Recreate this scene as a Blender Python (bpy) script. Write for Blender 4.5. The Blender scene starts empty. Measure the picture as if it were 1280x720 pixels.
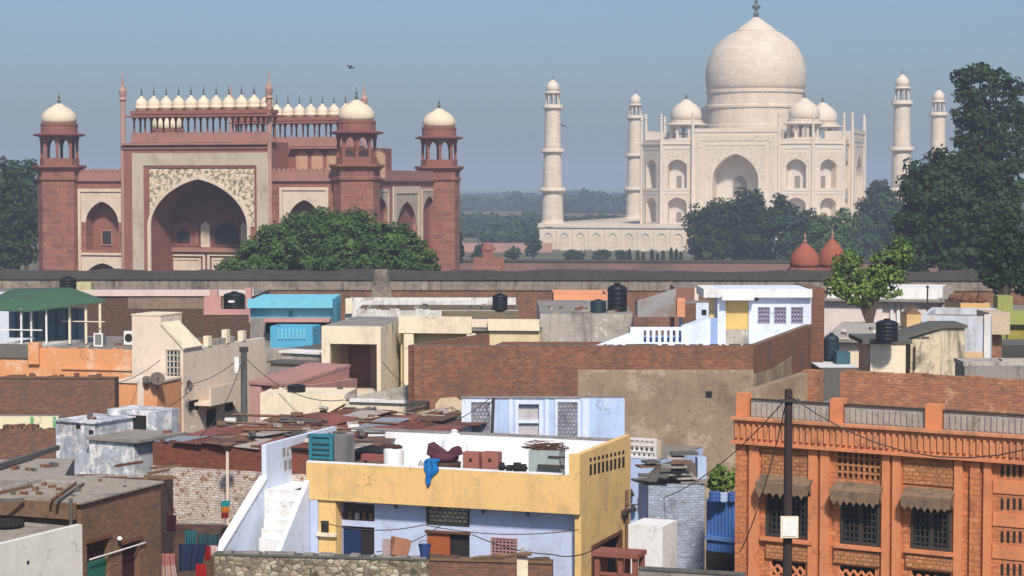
import bpy, math, random
import numpy as np
from mathutils import Vector
# ------------------------------------------------------------------ camera, sky, sun, exposure
S = bpy.context.scene
COL = S.collection
F, CAMZ, HORY = 2600.0, 18.8, 228.0            # focal length in pixels of the 1280 px frame, eye height, horizon row
TH = math.atan((360 - HORY) / F)
cam = bpy.data.cameras.new("camera"); camo = bpy.data.objects.new("camera", cam); COL.objects.link(camo)
camo.location = (0, 0, CAMZ); camo.rotation_euler = (math.pi / 2 - TH, 0, 0)
cam.sensor_width = 36; cam.lens = F / 1280 * 36; cam.clip_start = 1; cam.clip_end = 20000
S.camera = camo
SUN_EL, SUN_AZ = math.radians(45), math.radians(171)   # azimuth clockwise from +Y: behind the camera, to its right
W = bpy.data.worlds.new("World"); S.world = W; W.use_nodes = True
nt = W.node_tree
sky = nt.nodes.new("ShaderNodeTexSky"); sky.sky_type = 'NISHITA'; sky.sun_disc = False
sky.sun_elevation = SUN_EL; sky.sun_rotation = SUN_AZ
sky.altitude = 300; sky.air_density = 0.9; sky.dust_density = 2.4; sky.ozone_density = 6.0
nt.nodes["Background"].inputs[1].default_value = 0.08
nt.links.new(sky.outputs[0], nt.nodes["Background"].inputs[0])
sl = bpy.data.lights.new("sun", 'SUN'); sl.energy = 3.6; sl.angle = math.radians(5.0); sl.color = (1.0, 0.91, 0.79)
so = bpy.data.objects.new("sun", sl); COL.objects.link(so); so.location = (0, 0, 200)
sd = Vector((math.sin(SUN_AZ) * math.cos(SUN_EL), math.cos(SUN_AZ) * math.cos(SUN_EL), math.sin(SUN_EL)))
so.rotation_euler = sd.to_track_quat('Z', 'Y').to_euler()
S.view_settings.view_transform = 'Standard'; S.view_settings.look = 'None'
S.view_settings.exposure = 0.45; S.view_settings.gamma = 1; S.view_settings.use_curve_mapping = False
S.render.engine = 'CYCLES'
S.cycles.volume_bounces = 0; S.cycles.max_bounces = 6; S.cycles.diffuse_bounces = 3
R = random.Random(7)
# ------------------------------------------------------------------ geometry helpers
def at(px, py, Y):
    dx, dy = (px - 640) / F, (360 - py) / F
    d = (dx, math.cos(TH) + dy * math.sin(TH), -math.sin(TH) + dy * math.cos(TH))
    t = Y / d[1]
    return Vector((d[0] * t, Y, CAMZ + d[2] * t))
def atz(px, py, z):                                   # pixel ray met with the level z
    p = at(px, py, 1.0) - Vector((0, 0, CAMZ)); t = (z - CAMZ) / p.z
    return Vector((p.x * t, p.y * t, z))
class MB:
    def __init__(s, map=None): s.v, s.f, s.map = [], [], map
    def pt(s, p):
        s.v.append(tuple(s.map(*p)) if s.map else tuple(p)); return len(s.v) - 1
    def face(s, *ps): s.f.append([s.pt(p) for p in ps])
    def box(s, x0, x1, y0, y1, z0, z1):
        i = [s.pt(p) for p in ((x0,y0,z0),(x1,y0,z0),(x1,y1,z0),(x0,y1,z0),(x0,y0,z1),(x1,y0,z1),(x1,y1,z1),(x0,y1,z1))]
        for q in ((0,1,5,4),(1,2,6,5),(2,3,7,6),(3,0,4,7),(4,5,6,7),(3,2,1,0)): s.f.append([i[k] for k in q])
        return s
    def prism(s, poly, z0, z1):
        n = len(poly); zt = z1 if isinstance(z1, (list, tuple)) else [z1] * n
        a = [s.pt((p[0], p[1], z0)) for p in poly]; b = [s.pt((p[0], p[1], zt[k])) for k, p in enumerate(poly)]
        for k in range(n): s.f.append([a[k], a[(k+1) % n], b[(k+1) % n], b[k]])
        s.f.append(b); s.f.append(a[::-1]); return s
    def slab(s, poly, y0, y1):                        # polygon in (x, z) pushed along y
        n = len(poly)
        a = [s.pt((p[0], y0, p[1])) for p in poly]; b = [s.pt((p[0], y1, p[1])) for p in poly]
        for k in range(n): s.f.append([a[(k+1) % n], a[k], b[k], b[(k+1) % n]])
        s.f.append(a); s.f.append(b[::-1]); return s
    def lathe(s, prof, cx=0, cy=0, n=16, ph=0.0):
        rings = []
        for r, z in prof:
            rings.append([s.pt((cx + r * math.cos(ph + 2*math.pi*k/n), cy + r * math.sin(ph + 2*math.pi*k/n), z)) for k in range(n)])
        for a, b in zip(rings, rings[1:]):
            for k in range(n): s.f.append([a[k], a[(k+1) % n], b[(k+1) % n], b[k]])
        s.f.append(rings[0][::-1]); s.f.append(rings[-1]); return s
    def tube(s, pts, r, n=8):
        rs = r if isinstance(r, (list, tuple)) else [r] * len(pts)
        pts = [Vector(p) for p in pts]; rings = []
        for k, p in enumerate(pts):
            d = (pts[min(k+1, len(pts)-1)] - pts[max(k-1, 0)]).normalized()
            a = d.orthogonal().normalized() if k == 0 else (rings_a - d * rings_a.dot(d)).normalized()
            rings_a = a; b = d.cross(a)
            rings.append([s.pt(p + (a * math.cos(2*math.pi*j/n) + b * math.sin(2*math.pi*j/n)) * rs[k]) for j in range(n)])
        for a, b in zip(rings, rings[1:]):
            for j in range(n): s.f.append([a[j], a[(j+1) % n], b[(j+1) % n], b[j]])
        s.f.append(rings[0][::-1]); s.f.append(rings[-1]); return s
    def wall(s, u0, u1, z0, z1, v=0.0, t=0.25, holes=()):   # upright wall with rectangular openings, front at v
        us = sorted({u0, u1, *[min(max(h[k], u0), u1) for h in holes for k in (0, 1)]})
        zs = sorted({z0, z1, *[min(max(h[k], z0), z1) for h in holes for k in (2, 3)]})
        for a, b in zip(us, us[1:]):
            for c, d in zip(zs, zs[1:]):
                mu, mz = (a+b)/2, (c+d)/2
                if b - a < 1e-5 or d - c < 1e-5 or any(h[0] < mu < h[1] and h[2] < mz < h[3] for h in holes): continue
                s.face((a,v,c),(b,v,c),(b,v,d),(a,v,d)); s.face((b,v+t,c),(a,v+t,c),(a,v+t,d),(b,v+t,d))
        for a, b, c, d in holes:
            s.face((a,v,c),(a,v,d),(a,v+t,d),(a,v+t,c)); s.face((b,v,d),(b,v,c),(b,v+t,c),(b,v+t,d))
            s.face((a,v,d),(b,v,d),(b,v+t,d),(a,v+t,d)); s.face((b,v,c),(a,v,c),(a,v+t,c),(b,v+t,c))
        s.face((u0,v,z1),(u1,v,z1),(u1,v+t,z1),(u0,v+t,z1)); s.face((u0,v+t,z0),(u1,v+t,z0),(u1,v,z0),(u0,v,z0))
        s.face((u0,v+t,z0),(u0,v,z0),(u0,v,z1),(u0,v+t,z1)); s.face((u1,v,z0),(u1,v+t,z0),(u1,v+t,z1),(u1,v,z1))
        return s
    def archwall(s, u0, u1, z0, z1, ua, ub, zs, za, v=0.0, t=1.0, zb=None, ends=True):   # wall with one pointed opening
        zb = z0 if zb is None else zb
        A = arch(ua, ub, zs, za, 12)
        s.face((u0,v,z0),(ua,v,z0),(ua,v,z1),(u0,v,z1)); s.face((ub,v,z0),(u1,v,z0),(u1,v,z1),(ub,v,z1))
        if zb > z0: s.face((ua,v,z0),(ub,v,z0),(ub,v,zb),(ua,v,zb)); s.face((ua,v,zb),(ub,v,zb),(ub,v+t,zb),(ua,v+t,zb))
        for p, q in zip(A, A[1:]):
            s.face((p[0],v,p[1]),(q[0],v,q[1]),(q[0],v,z1),(p[0],v,z1))
            s.face((p[0],v,p[1]),(p[0],v+t,p[1]),(q[0],v+t,q[1]),(q[0],v,q[1]))
        s.face((ua,v,zb),(ua,v+t,zb),(ua,v+t,zs),(ua,v,zs)); s.face((ub,v+t,zb),(ub,v,zb),(ub,v,zs),(ub,v+t,zs))
        if ends:
            s.face((u0,v,z1),(u1,v,z1),(u1,v+t,z1),(u0,v+t,z1))
            s.face((u0,v+t,z0),(u0,v,z0),(u0,v,z1),(u0,v+t,z1)); s.face((u1,v,z0),(u1,v+t,z0),(u1,v+t,z1),(u1,v,z1))
        return s
    def archband(s, ua, ub, zb, zs, za, w, v, t):        # raised border round a pointed opening
        A = [(ua, zb)] + arch(ua, ub, zs, za, 12) + [(ub, zb)]
        m = (ua + ub) / 2
        B = [(ua - w, zb)] + [(p[0] + (p[0]-m)/max((ub-ua)/2, .01) * w, p[1] + w * (1 - abs(p[0]-m)/((ub-ua)/2)) * 1.1) for p in A[1:-1]] + [(ub + w, zb)]
        for k in range(len(A) - 1):
            a, b, c, d = A[k], A[k+1], B[k+1], B[k]
            s.face((a[0],v-t,a[1]),(b[0],v-t,b[1]),(c[0],v-t,c[1]),(d[0],v-t,d[1]))
            s.face((d[0],v-t,d[1]),(c[0],v-t,c[1]),(c[0],v,c[1]),(d[0],v,d[1])); s.face((a[0],v,a[1]),(b[0],v,b[1]),(b[0],v-t,b[1]),(a[0],v-t,a[1]))
        return s
    def spandrel(s, u0, u1, z1, ua, ub, zs, za, v, t):   # flat field above a pointed opening
        A = arch(ua, ub, zs, za, 12)
        s.face((u0,v-t,zs),(ua,v-t,zs),(ua,v-t,z1),(u0,v-t,z1)); s.face((ub,v-t,zs),(u1,v-t,zs),(u1,v-t,z1),(ub,v-t,z1))
        for p, q in zip(A, A[1:]):
            s.face((p[0],v-t,p[1]),(q[0],v-t,q[1]),(q[0],v-t,z1),(p[0],v-t,z1)); s.face((p[0],v-t,p[1]),(p[0],v,p[1]),(q[0],v,q[1]),(q[0],v-t,q[1]))
        s.face((u0,v-t,z1),(u1,v-t,z1),(u1,v,z1),(u0,v,z1)); s.face((u0,v,zs),(u0,v-t,zs),(u0,v-t,z1),(u0,v,z1)); s.face((u1,v-t,zs),(u1,v,zs),(u1,v,z1),(u1,v-t,z1))
        s.face((u0,v,zs),(ua,v,zs),(ua,v-t,zs),(u0,v-t,zs)); s.face((ub,v,zs),(u1,v,zs),(u1,v-t,zs),(ub,v-t,zs))
        return s
    def frame(s, u0, u1, z0, z1, w, v, t, bottom=True):  # rectangular raised border
        s.box(u0, u0+w, v-t, v, z0, z1); s.box(u1-w, u1, v-t, v, z0, z1); s.box(u0+w, u1-w, v-t, v, z1-w, z1)
        if bottom: s.box(u0+w, u1-w, v-t, v, z0, z0+w)
        return s
    def build(s, name, mat, parent=None, smooth=False):
        me = bpy.data.meshes.new(name); me.from_pydata(s.v, [], s.f); me.update()
        if smooth: me.polygons.foreach_set('use_smooth', [True] * len(me.polygons))
        me.materials.append(mat); o = bpy.data.objects.new(name, me); COL.objects.link(o)
        if parent: o.parent = parent
        return o
def arch(ua, ub, zs, za, n):
    m, h = (ua+ub)/2, (ub-ua)/2; L = []
    for k in range(n + 1):
        t = 1 - math.cos(math.pi/2 * k/n); L.append((m - h*(1-t), zs + (za-zs) * (0.8*math.sqrt(max(0, 1-(1-t)**2)) + 0.2*t)))
    return L + [(2*m - p[0], p[1]) for p in L[-2::-1]]
def tag(o, label, cat, group=None, kind=None):
    if label: o['label'] = label; o['category'] = cat
    if group: o['group'] = group
    if kind: o['kind'] = kind
    return o
def T(name, label, cat, loc=(0,0,0), rz=0.0, group=None):
    o = bpy.data.objects.new(name, None); COL.objects.link(o); o.location = loc; o.rotation_euler = (0,0,rz)
    return tag(o, label, cat, group)
def E(name, parent, loc=(0,0,0), rz=0.0):
    o = bpy.data.objects.new(name, None); COL.objects.link(o); o.location = loc; o.rotation_euler = (0,0,rz); o.parent = parent
    return o
def copy_tree(o, parent=None):
    c = o.copy(); COL.objects.link(c)
    if parent is not None: c.parent = parent
    for ch in list(o.children): copy_tree(ch, c)
    return c
class H:                                              # a building with its own frame: u along the front, v inward
    def __init__(s, name, label, cat, pA, YA, pB=None, YB=None, rot=None, group=None, py=450, kind=None):
        a = at(pA, py, YA); s.o = a.copy(); s.o.z = 0
        if rot is None:
            b = at(pB, py, YB); s.W = math.hypot(b.x-a.x, b.y-a.y); rot = math.atan2(b.y-a.y, b.x-a.x)
        s.rot = rot; s.U = Vector((math.cos(rot), math.sin(rot), 0)); s.V = Vector((-math.sin(rot), math.cos(rot), 0))
        s.e = T(name, label, cat, s.o, rot, group)
        if kind: s.e['kind'] = kind
    def ray(s, px, py): return at(px, py, 1.0) - Vector((0, 0, CAMZ))
    def loc(s, p): q = p - s.o; return q.dot(s.U), q.dot(s.V), p.z
    def world(s, u, v, z): return s.o + s.U*u + s.V*v + Vector((0,0,z))
    def on(s, px, py, v=0.0):
        d = s.ray(px, py); c = Vector((0,0,CAMZ)); t = (v - (c - s.o).dot(s.V)) / d.dot(s.V)
        q = s.loc(c + d*t); return q[0], q[2]
    def sd(s, px, py, u):
        d = s.ray(px, py); c = Vector((0,0,CAMZ)); t = (u - (c - s.o).dot(s.U)) / d.dot(s.U)
        q = s.loc(c + d*t); return q[1], q[2]
    def up(s, px, py, z): q = s.loc(atz(px, py, z)); return q[0], q[1]
    def r(s, x0, y0, x1, y1, v=0.0):                  # pixel box on the plane v -> u0, u1, z0, z1
        a, b, c, d = s.on(x0, (y0+y1)/2, v), s.on(x1, (y0+y1)/2, v), s.on((x0+x1)/2, y1, v), s.on((x0+x1)/2, y0, v)
        return a[0], b[0], c[1], d[1]
    def rs(s, x0, y0, x1, y1, u):
        a, b, c, d = s.sd(x0, (y0+y1)/2, u), s.sd(x1, (y0+y1)/2, u), s.sd((x0+x1)/2, y1, u), s.sd((x0+x1)/2, y0, u)
        return a[0], b[0], c[1], d[1]
    def side(s, u): return lambda a, d, z: (u - d, a, z)
    def b(s, name, mb, mat, parent=None, smooth=False): return mb.build(name, mat, parent or s.e, smooth)
# ------------------------------------------------------------------ materials
_mats = {}
class N:
    def __init__(s, name):
        s.m = bpy.data.materials.new(name); s.m.use_nodes = True; s.t = s.m.node_tree; s.p = s.t.nodes["Principled BSDF"]
        s.p.inputs["Specular IOR Level"].default_value = 0.25
    def n(s, typ, **k):
        o = s.t.nodes.new(typ)
        for a, b in k.items():
            if a[0] == '_': setattr(o, a[1:], b)
            else: o.inputs[a.replace('_', ' ')].default_value = b
        return o
    def l(s, a, b): s.t.links.new(a, b)
    def obj(s): return s.n("ShaderNodeTexCoord").outputs["Object"]
    def noise(s, vec, scale, detail=4, rough=.6, stretch=None):
        if stretch:
            mp = s.n("ShaderNodeMapping"); mp.inputs["Scale"].default_value = stretch; s.l(vec, mp.inputs[0]); vec = mp.outputs[0]
        o = s.n("ShaderNodeTexNoise", Scale=scale, Detail=detail, Roughness=rough); s.l(vec, o.inputs["Vector"]); return o.outputs["Fac"]
    def ramp(s, fac, a, b, lo=0.0, hi=1.0):
        o = s.n("ShaderNodeMapRange", From_Min=a, From_Max=b, To_Min=lo, To_Max=hi); s.l(fac, o.inputs["Value"]); return o.outputs[0]
    def mix(s, fac, a, b, mode='MIX'):
        o = s.n("ShaderNodeMix", _data_type='RGBA', _blend_type=mode)
        for v, i in ((fac, 0), (a, 6), (b, 7)):
            if hasattr(v, 'node'): s.l(v, o.inputs[i])
            elif i == 0: o.inputs[0].default_value = v
            else: o.inputs[i].default_value = (*v[:3], 1)
        return o.outputs[2]
    def mul(s, a, b):
        o = s.n("ShaderNodeMath", _operation='MULTIPLY')
        for v, i in ((a, 0), (b, 1)):
            if hasattr(v, 'node'): s.l(v, o.inputs[i])
            else: o.inputs[i].default_value = v
        return o.outputs[0]
    def end(s, col, rough=.85, bump=None, bd=.02, metal=0.0):
        if hasattr(col, 'node'): s.l(col, s.p.inputs["Base Color"])
        else: s.p.inputs["Base Color"].default_value = (*col, 1)
        s.p.inputs["Roughness"].default_value = rough; s.p.inputs["Metallic"].default_value = metal
        if bump is not None:
            b = s.n("ShaderNodeBump", Strength=.7, Distance=bd); s.l(bump, b.inputs["Height"]); s.l(b.outputs[0], s.p.inputs["Normal"])
        return s.m
def plaster(name, col, stain=(.16,.14,.12), amt=.5, scale=.7, rough=.9, streak=.5, patch=None, pamt=.55):
    if name in _mats: return _mats[name]
    amt = min(1.0, amt*1.3)
    m = N(name); o = m.obj()
    big = m.noise(o, scale, 8, .7); st = m.noise(o, 1.0, 6, .65, (2.3, 2.3, .34)); fine = m.noise(o, 14, 3)
    c = m.mix(m.ramp(fine, .3, .7, .0, .25), col, [x*.72 for x in col])
    if patch: c = m.mix(m.ramp(m.noise(o, scale*1.3, 5, .7), pamt, pamt+.05), c, patch)
    c = m.mix(m.mul(m.ramp(big, .5, .72), amt), c, stain)
    c = m.mix(m.mul(m.ramp(st, .51, .70), amt*streak), c, stain)
    c = m.mix(m.mul(m.ramp(m.noise(o, 5.5, 6, .75), .54, .70), amt*.7), c, [x*.8 for x in stain])
    wv = m.n("ShaderNodeVectorMath", _operation='ADD'); nz = m.n("ShaderNodeTexNoise", Scale=2.2, Detail=4); m.l(o, nz.inputs["Vector"]); m.l(o, wv.inputs[0]); m.l(nz.outputs["Color"], wv.inputs[1])
    cr = m.n("ShaderNodeTexVoronoi", Scale=.55, _feature='DISTANCE_TO_EDGE'); m.l(wv.outputs[0], cr.inputs["Vector"])
    c = m.mix(m.mul(m.mul(m.ramp(cr.outputs["Distance"], .004, .016, 1, 0), m.ramp(m.noise(o, .9, 2), .50, .60)), .55), c, [x*.6 for x in stain])
    _mats[name] = m.end(c, rough, m.noise(o, 6, 5), .015); return _mats[name]
def brick(name, c1, c2, mortar, bw=.25, bh=.085, ms=.012, amt=.5, stain=(.10,.075,.06), patch=None, pamt=.56, pscale=.5, bias=0.0):
    if name in _mats: return _mats[name]
    m = N(name); o = m.obj()
    sx = m.n("ShaderNodeSeparateXYZ"); m.l(o, sx.inputs[0]); ad = m.n("ShaderNodeMath", _operation='ADD'); m.l(sx.outputs[0], ad.inputs[0]); m.l(sx.outputs[1], ad.inputs[1])
    cb = m.n("ShaderNodeCombineXYZ"); m.l(ad.outputs[0], cb.inputs[0]); m.l(sx.outputs[2], cb.inputs[1])
    wob = m.noise(o, 2.5, 2); w2 = m.n("ShaderNodeMath", _operation='MULTIPLY_ADD'); m.l(wob, w2.inputs[0]); w2.inputs[1].default_value = .03
    b = m.n("ShaderNodeTexBrick", Scale=1.0, Brick_Width=bw, Row_Height=bh, Mortar_Size=ms, Mortar_Smooth=.3, Bias=bias)
    b.inputs["Color1"].default_value = (*c1, 1); b.inputs["Color2"].default_value = (*c2, 1); b.inputs["Mortar"].default_value = (*mortar, 1)
    m.l(cb.outputs[0], b.inputs["Vector"])
    c = b.outputs["Color"]
    row = m.noise(cb.outputs[0], 1.0, 4, .7, (3.2, 7.5, 1)); blot = m.noise(o, 1.7, 6, .72)
    c = m.mix(m.ramp(row, .42, .68, 0, .75), c, [x*.42 for x in c1])
    c = m.mix(m.ramp(m.noise(cb.outputs[0], 1.0, 2, .5, (4.0, 11.0, 3)), .60, .72, 0, .55), c, [min(1, x*1.7+.03) for x in c2])
    c = m.mix(m.ramp(blot, .53, .64, 0, .7), c, [x*.55 for x in mortar])
    if patch: c = m.mix(m.ramp(m.noise(o, pscale, 6, .7), pamt, pamt+.04), c, patch)
    c = m.mix(m.mul(m.ramp(m.noise(o, .6, 6, .65), .47, .75), amt), c, stain)
    c = m.mix(m.mul(m.ramp(m.noise(o, 1.0, 4, .6, (1.5,1.5,.2)), .5, .75), amt*.7), c, stain)
    _mats[name] = m.end(c, .92, b.outputs["Fac"], -.01); return _mats[name]
def rubble(name, cols, joint, scale=3.2, stain=(.08,.07,.055), amt=.6):
    if name in _mats: return _mats[name]
    m = N(name); o = m.obj(); mp = m.n("ShaderNodeMapping"); mp.inputs["Scale"].default_value = (1, 1, 1.5); m.l(o, mp.inputs[0])
    v = m.n("ShaderNodeTexVoronoi", Scale=scale); m.l(mp.outputs[0], v.inputs["Vector"]); e = m.n("ShaderNodeTexVoronoi", Scale=scale, _feature='DISTANCE_TO_EDGE'); m.l(mp.outputs[0], e.inputs["Vector"])
    sx = m.n("ShaderNodeSeparateXYZ"); m.l(v.outputs["Color"], sx.inputs[0])
    c = m.mix(m.ramp(sx.outputs[0], .1, .9), cols[0], cols[1]); c = m.mix(m.ramp(sx.outputs[1], .7, .8), c, cols[2])
    c = m.mix(m.ramp(e.outputs["Distance"], .02, .07, 1, 0), c, joint); c = m.mix(m.mul(m.ramp(m.noise(o, 1.1, 7, .7), .48, .7), amt), c, stain)
    _mats[name] = m.end(c, .95, e.outputs["Distance"], .05); return _mats[name]
def flat(name, col, rough=.6, var=.25, metal=0.0, scale=3.0):
    if name in _mats: return _mats[name]
    m = N(name); o = m.obj()
    c = m.mix(m.ramp(m.noise(o, scale, 5, .65), .35, .75, 0, var), col, [x*.45 for x in col])
    _mats[name] = m.end(c, rough, None, 0, metal); return _mats[name]
def sheet(name, col, rust=None, period=.12, rough=.6, ramt=.5, axis=0):
    if name in _mats: return _mats[name]
    m = N(name); o = m.obj()
    w = m.n("ShaderNodeTexWave", Scale=1/period/6.283*3.1416, _bands_direction='XYZ'[axis]); m.l(o, w.inputs[0])
    c = m.mix(m.ramp(m.noise(o, 1.2, 5), .35, .7, 0, .5), col, [x*.5 for x in col])
    if rust: c = m.mix(m.ramp(m.noise(o, .8, 6, .7), ramt, ramt+.1), c, rust)
    _mats[name] = m.end(c, rough, w.outputs["Fac"], .03); return _mats[name]
def leaf(name, c1, c2):
    if name in _mats: return _mats[name]
    m = N(name); o = m.obj()
    g = m.n("ShaderNodeNewGeometry")
    c = m.mix(m.ramp(m.noise(o, .5, 4, .7), .40, .62), c1, c2)
    c = m.mix(m.ramp(m.noise(o, 1.3, 3, .7), .52, .70, 0, .8), c, [min(1, x*1.6) for x in c2])
    c = m.mix(m.ramp(g.outputs["Random Per Island"], 0, 1, 0, .55), c, [x*.5 for x in c1])
    m.p.inputs["Specular IOR Level"].default_value = .2
    _mats[name] = m.end(c, .7); return _mats[name]
# ------------------------------------------------------------------ setting
GR = math.radians(-17.2)                              # the plan of the monuments is turned a little to the right
m = N("ground"); o = m.obj()
c = m.mix(m.ramp(m.noise(o, .02, 6), .4, .6), (.16,.13,.09), (.07,.10,.04))
ground_m = m.end(m.mix(m.ramp(m.noise(o, .8, 4), .3, .7, 0, .5), c, (.10,.08,.06)), .95)
g = MB(); g.face((-6000,-150,0),(6000,-150,0),(6000,7000,0),(-6000,7000,0))
tag(g.build("ground", ground_m), None, None, kind="structure")
hz = MB().box(-6100, 6100, -200, 7100, -1, 72)
m = N("haze"); m.t.nodes.remove(m.p); v = m.n("ShaderNodeVolumePrincipled", Density=.0005, Anisotropy=0.0); v.inputs["Color"].default_value = (.66,.78,.96,1)
m.l(v.outputs[0], m.t.nodes["Material Output"].inputs["Volume"])
ho = hz.build("haze", m.m); ho['kind'] = 'stuff'
# ------------------------------------------------------------------ foliage
def leaf_mesh(name, mat, blobs, leaf_s, dens, seed, sub=.34, flat_up=.5, core=5.0):
    """blobs: (centre, rx, ry, rz); leaves sit in clumps over each blob, small quads of a leaf clump's size"""
    rg = np.random.default_rng(seed); P = []
    for c, rx, ry, rz in blobs:
        area = 4*math.pi*((rx*ry)**1.6/3 + (rx*rz)**1.6/3 + (ry*rz)**1.6/3)**(1/1.6)
        k = max(7, int(area / (3.0 * (sub*min(rx,rz))**2)))
        d = rg.normal(size=(k,3)); d /= np.linalg.norm(d, axis=1)[:,None]
        cc = d * rg.uniform(.62, 1.0, (k,1)) * np.array([rx,ry,rz])
        r = sub * min(rx, rz) * rg.uniform(.6, 1.35, k)
        n = np.maximum(6, (dens * r**2 / leaf_s**2).astype(int))
        if core:
            nc = int(core * rx*ry*rz / (2.2*leaf_s)**3) + 4; q = rg.normal(size=(nc,3)); q /= np.linalg.norm(q, axis=1)[:,None]; q *= rg.uniform(.15, .8, (nc,1)); P.append(np.concatenate([np.array(c) + q*np.array([rx,ry,rz]), q, np.full((nc,1), 2.4)], 1))
        for i in range(k):
            q = rg.normal(size=(n[i],3)); q /= np.linalg.norm(q, axis=1)[:,None]
            q *= (rg.uniform(.35, 1, (n[i],1)) ** .6) * r[i]; q[:,2] *= .75
            P.append(np.concatenate([np.array(c) + cc[i] + q, q / r[i] + d[i]*.5, np.ones((len(q),1))], 1))
    P = np.concatenate(P); n = len(P); ctr, nor, big = P[:,:3], P[:,3:6], P[:,6:]
    nor = nor / (np.linalg.norm(nor, axis=1)[:,None] + 1e-6) + rg.normal(size=(n,3))*.55 + np.array([0,0,flat_up]); nor /= np.linalg.norm(nor, axis=1)[:,None]
    a = np.cross(nor, rg.normal(size=(n,3))); a /= np.linalg.norm(a, axis=1)[:,None]; b = np.cross(nor, a)
    s = leaf_s * rg.uniform(.45, 1.6, (n,1)) * big; a *= s*.62; b *= s*.42
    V = np.stack([ctr-a, ctr-b*.9, ctr+a, ctr+b*.9], 1).reshape(-1,3)
    me = bpy.data.meshes.new(name); me.vertices.add(4*n); me.loops.add(4*n); me.polygons.add(n)
    me.vertices.foreach_set("co", V.astype(np.float32).ravel()); me.loops.foreach_set("vertex_index", np.arange(4*n, dtype=np.int32))
    me.polygons.foreach_set("loop_start", np.arange(0,4*n,4,dtype=np.int32)); me.polygons.foreach_set("loop_total", np.full(n,4,dtype=np.int32))
    me.update(calc_edges=True); me.materials.append(mat)
    return me
bark = plaster("bark", (.09,.065,.045), (.03,.025,.02), .6, 2.0)
def tree(name, label, cat, Y, blobs, mat, leaf_s=.35, dens=9, seed=1, group=None, trunk_r=.35, fork=None, sub=.34, core=None, deep=1.0):
    """blobs in pixels: x, y, half width, half height [, metres farther]"""
    k = Y / F; B = []
    for b in blobs:
        p = at(b[0], b[1], Y + (b[4] if len(b) > 4 else 0)); B.append((p, b[2]*k, b[2]*k*.85*deep, b[3]*k))
    base = Vector((sum(b[0].x for b in B)/len(B), Y + (fork or 0), 0)); t = T(name, label, cat, base, 0, group)
    me = leaf_mesh("crown", mat, [(tuple(b[0]-base), b[1], b[2], b[3]) for b in B], leaf_s, dens, seed, sub, core=5.0 if core is None else core)
    o = bpy.data.objects.new("crown", me); COL.objects.link(o); o.parent = t
    tr = MB(); zc = min(b[0].z - .5*b[3] for b in B)
    tr.tube([(0,0,-.2),(.1,0,zc*.5),(0,.1,max(zc,.8))], [trunk_r*1.3, trunk_r, trunk_r*.75], 8)
    tb = tr.build("trunk", bark, t)
    for b in B[:10]:
        q = b[0]-base; br = MB().tube([(0,.1,max(zc,.8)*.85), (q.x*.45, q.y*.5, max(zc,.8)+(q.z-max(zc,.8))*.45), (q.x*.9, q.y, q.z+.3*b[3])], [trunk_r*.55, trunk_r*.35, trunk_r*.12], 6)
        br.build("limb", bark, tb)
    return t
G_dark = leaf("leaf_dark", (.015,.032,.013), (.036,.062,.018)); G_mid = leaf("leaf_mid", (.038,.078,.018), (.085,.14,.035)); G_lite = leaf("leaf_light", (.075,.13,.025), (.15,.22,.04)); G_blue = leaf("leaf_blue", (.022,.045,.026), (.04,.07,.032))
# far wood across the river: nobody could count it
rg = np.random.default_rng(5); BL = []
for i in range(420):
    Yd = rg.uniform(1250, 2100); x = rg.uniform(-.30, .30) * Yd
    h = rg.uniform(5.5, 9.5) * (1 + .35*math.sin(x*.013) ) * (1 if rg.random() > .1 else 1.25)
    BL.append(((x, Yd, h*.5), rg.uniform(8,17), 10, h*.5))
o = bpy.data.objects.new("distant_wood", leaf_mesh("distant_wood", G_blue, BL, 2.6, 7, 11, .5)); COL.objects.link(o); o['kind'] = 'stuff'
BL = []
for i in range(150):
    Yd = rg.uniform(640, 900); x = rg.uniform(-.3, .3) * Yd; h = rg.uniform(3, 6.5)
    BL.append(((x, Yd, h*.5), rg.uniform(6,13), 8, h*.5))
o = bpy.data.objects.new("riverside_scrub", leaf_mesh("riverside_scrub", G_blue, BL, 1.5, 7, 12, .5)); COL.objects.link(o); o['kind'] = 'stuff'
# ------------------------------------------------------------------ white marble mausoleum
marble = plaster("marble", (.70,.605,.50), (.50,.43,.37), .5, .12, .6, .6)
m = N("marble_blocks"); ob = m.obj()
s1 = m.n("ShaderNodeSeparateXYZ"); m.l(ob, s1.inputs[0]); ad = m.n("ShaderNodeMath", _operation='ADD'); m.l(s1.outputs[0], ad.inputs[0]); m.l(s1.outputs[1], ad.inputs[1])
cb = m.n("ShaderNodeCombineXYZ"); m.l(ad.outputs[0], cb.inputs[0]); m.l(s1.outputs[2], cb.inputs[1])
bt = m.n("ShaderNodeTexBrick", Scale=1, Brick_Width=2.2, Row_Height=1.1, Mortar_Size=.05); bt.inputs["Color1"].default_value = (.70,.60,.49,1); bt.inputs["Color2"].default_value = (.62,.52,.42,1); bt.inputs["Mortar"].default_value = (.52,.44,.36,1); m.l(cb.outputs[0], bt.inputs["Vector"])
c = m.mix(m.mul(m.ramp(m.noise(ob, .16, 6, .7), .48, .72), .6), bt.outputs["Color"], (.52,.45,.38)); c = m.mix(m.ramp(m.noise(ob, .7, 5, .75), .52, .66, 0, .55), c, (.50,.42,.34)); c = m.mix(m.ramp(m.noise(ob, .45, 5, .75), .56, .66, 0, .5), c, (.80,.71,.60))
c = m.mix(m.mul(m.ramp(m.noise(ob, .3, 5, .6, (1,1,.15)), .5, .75), .4), c, (.42,.36,.31)); marble_b = m.end(c, .75)
m = N("marble_inlay"); ob = m.obj(); vo = m.n("ShaderNodeTexVoronoi", Scale=1.5); m.l(ob, vo.inputs["Vector"])
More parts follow.
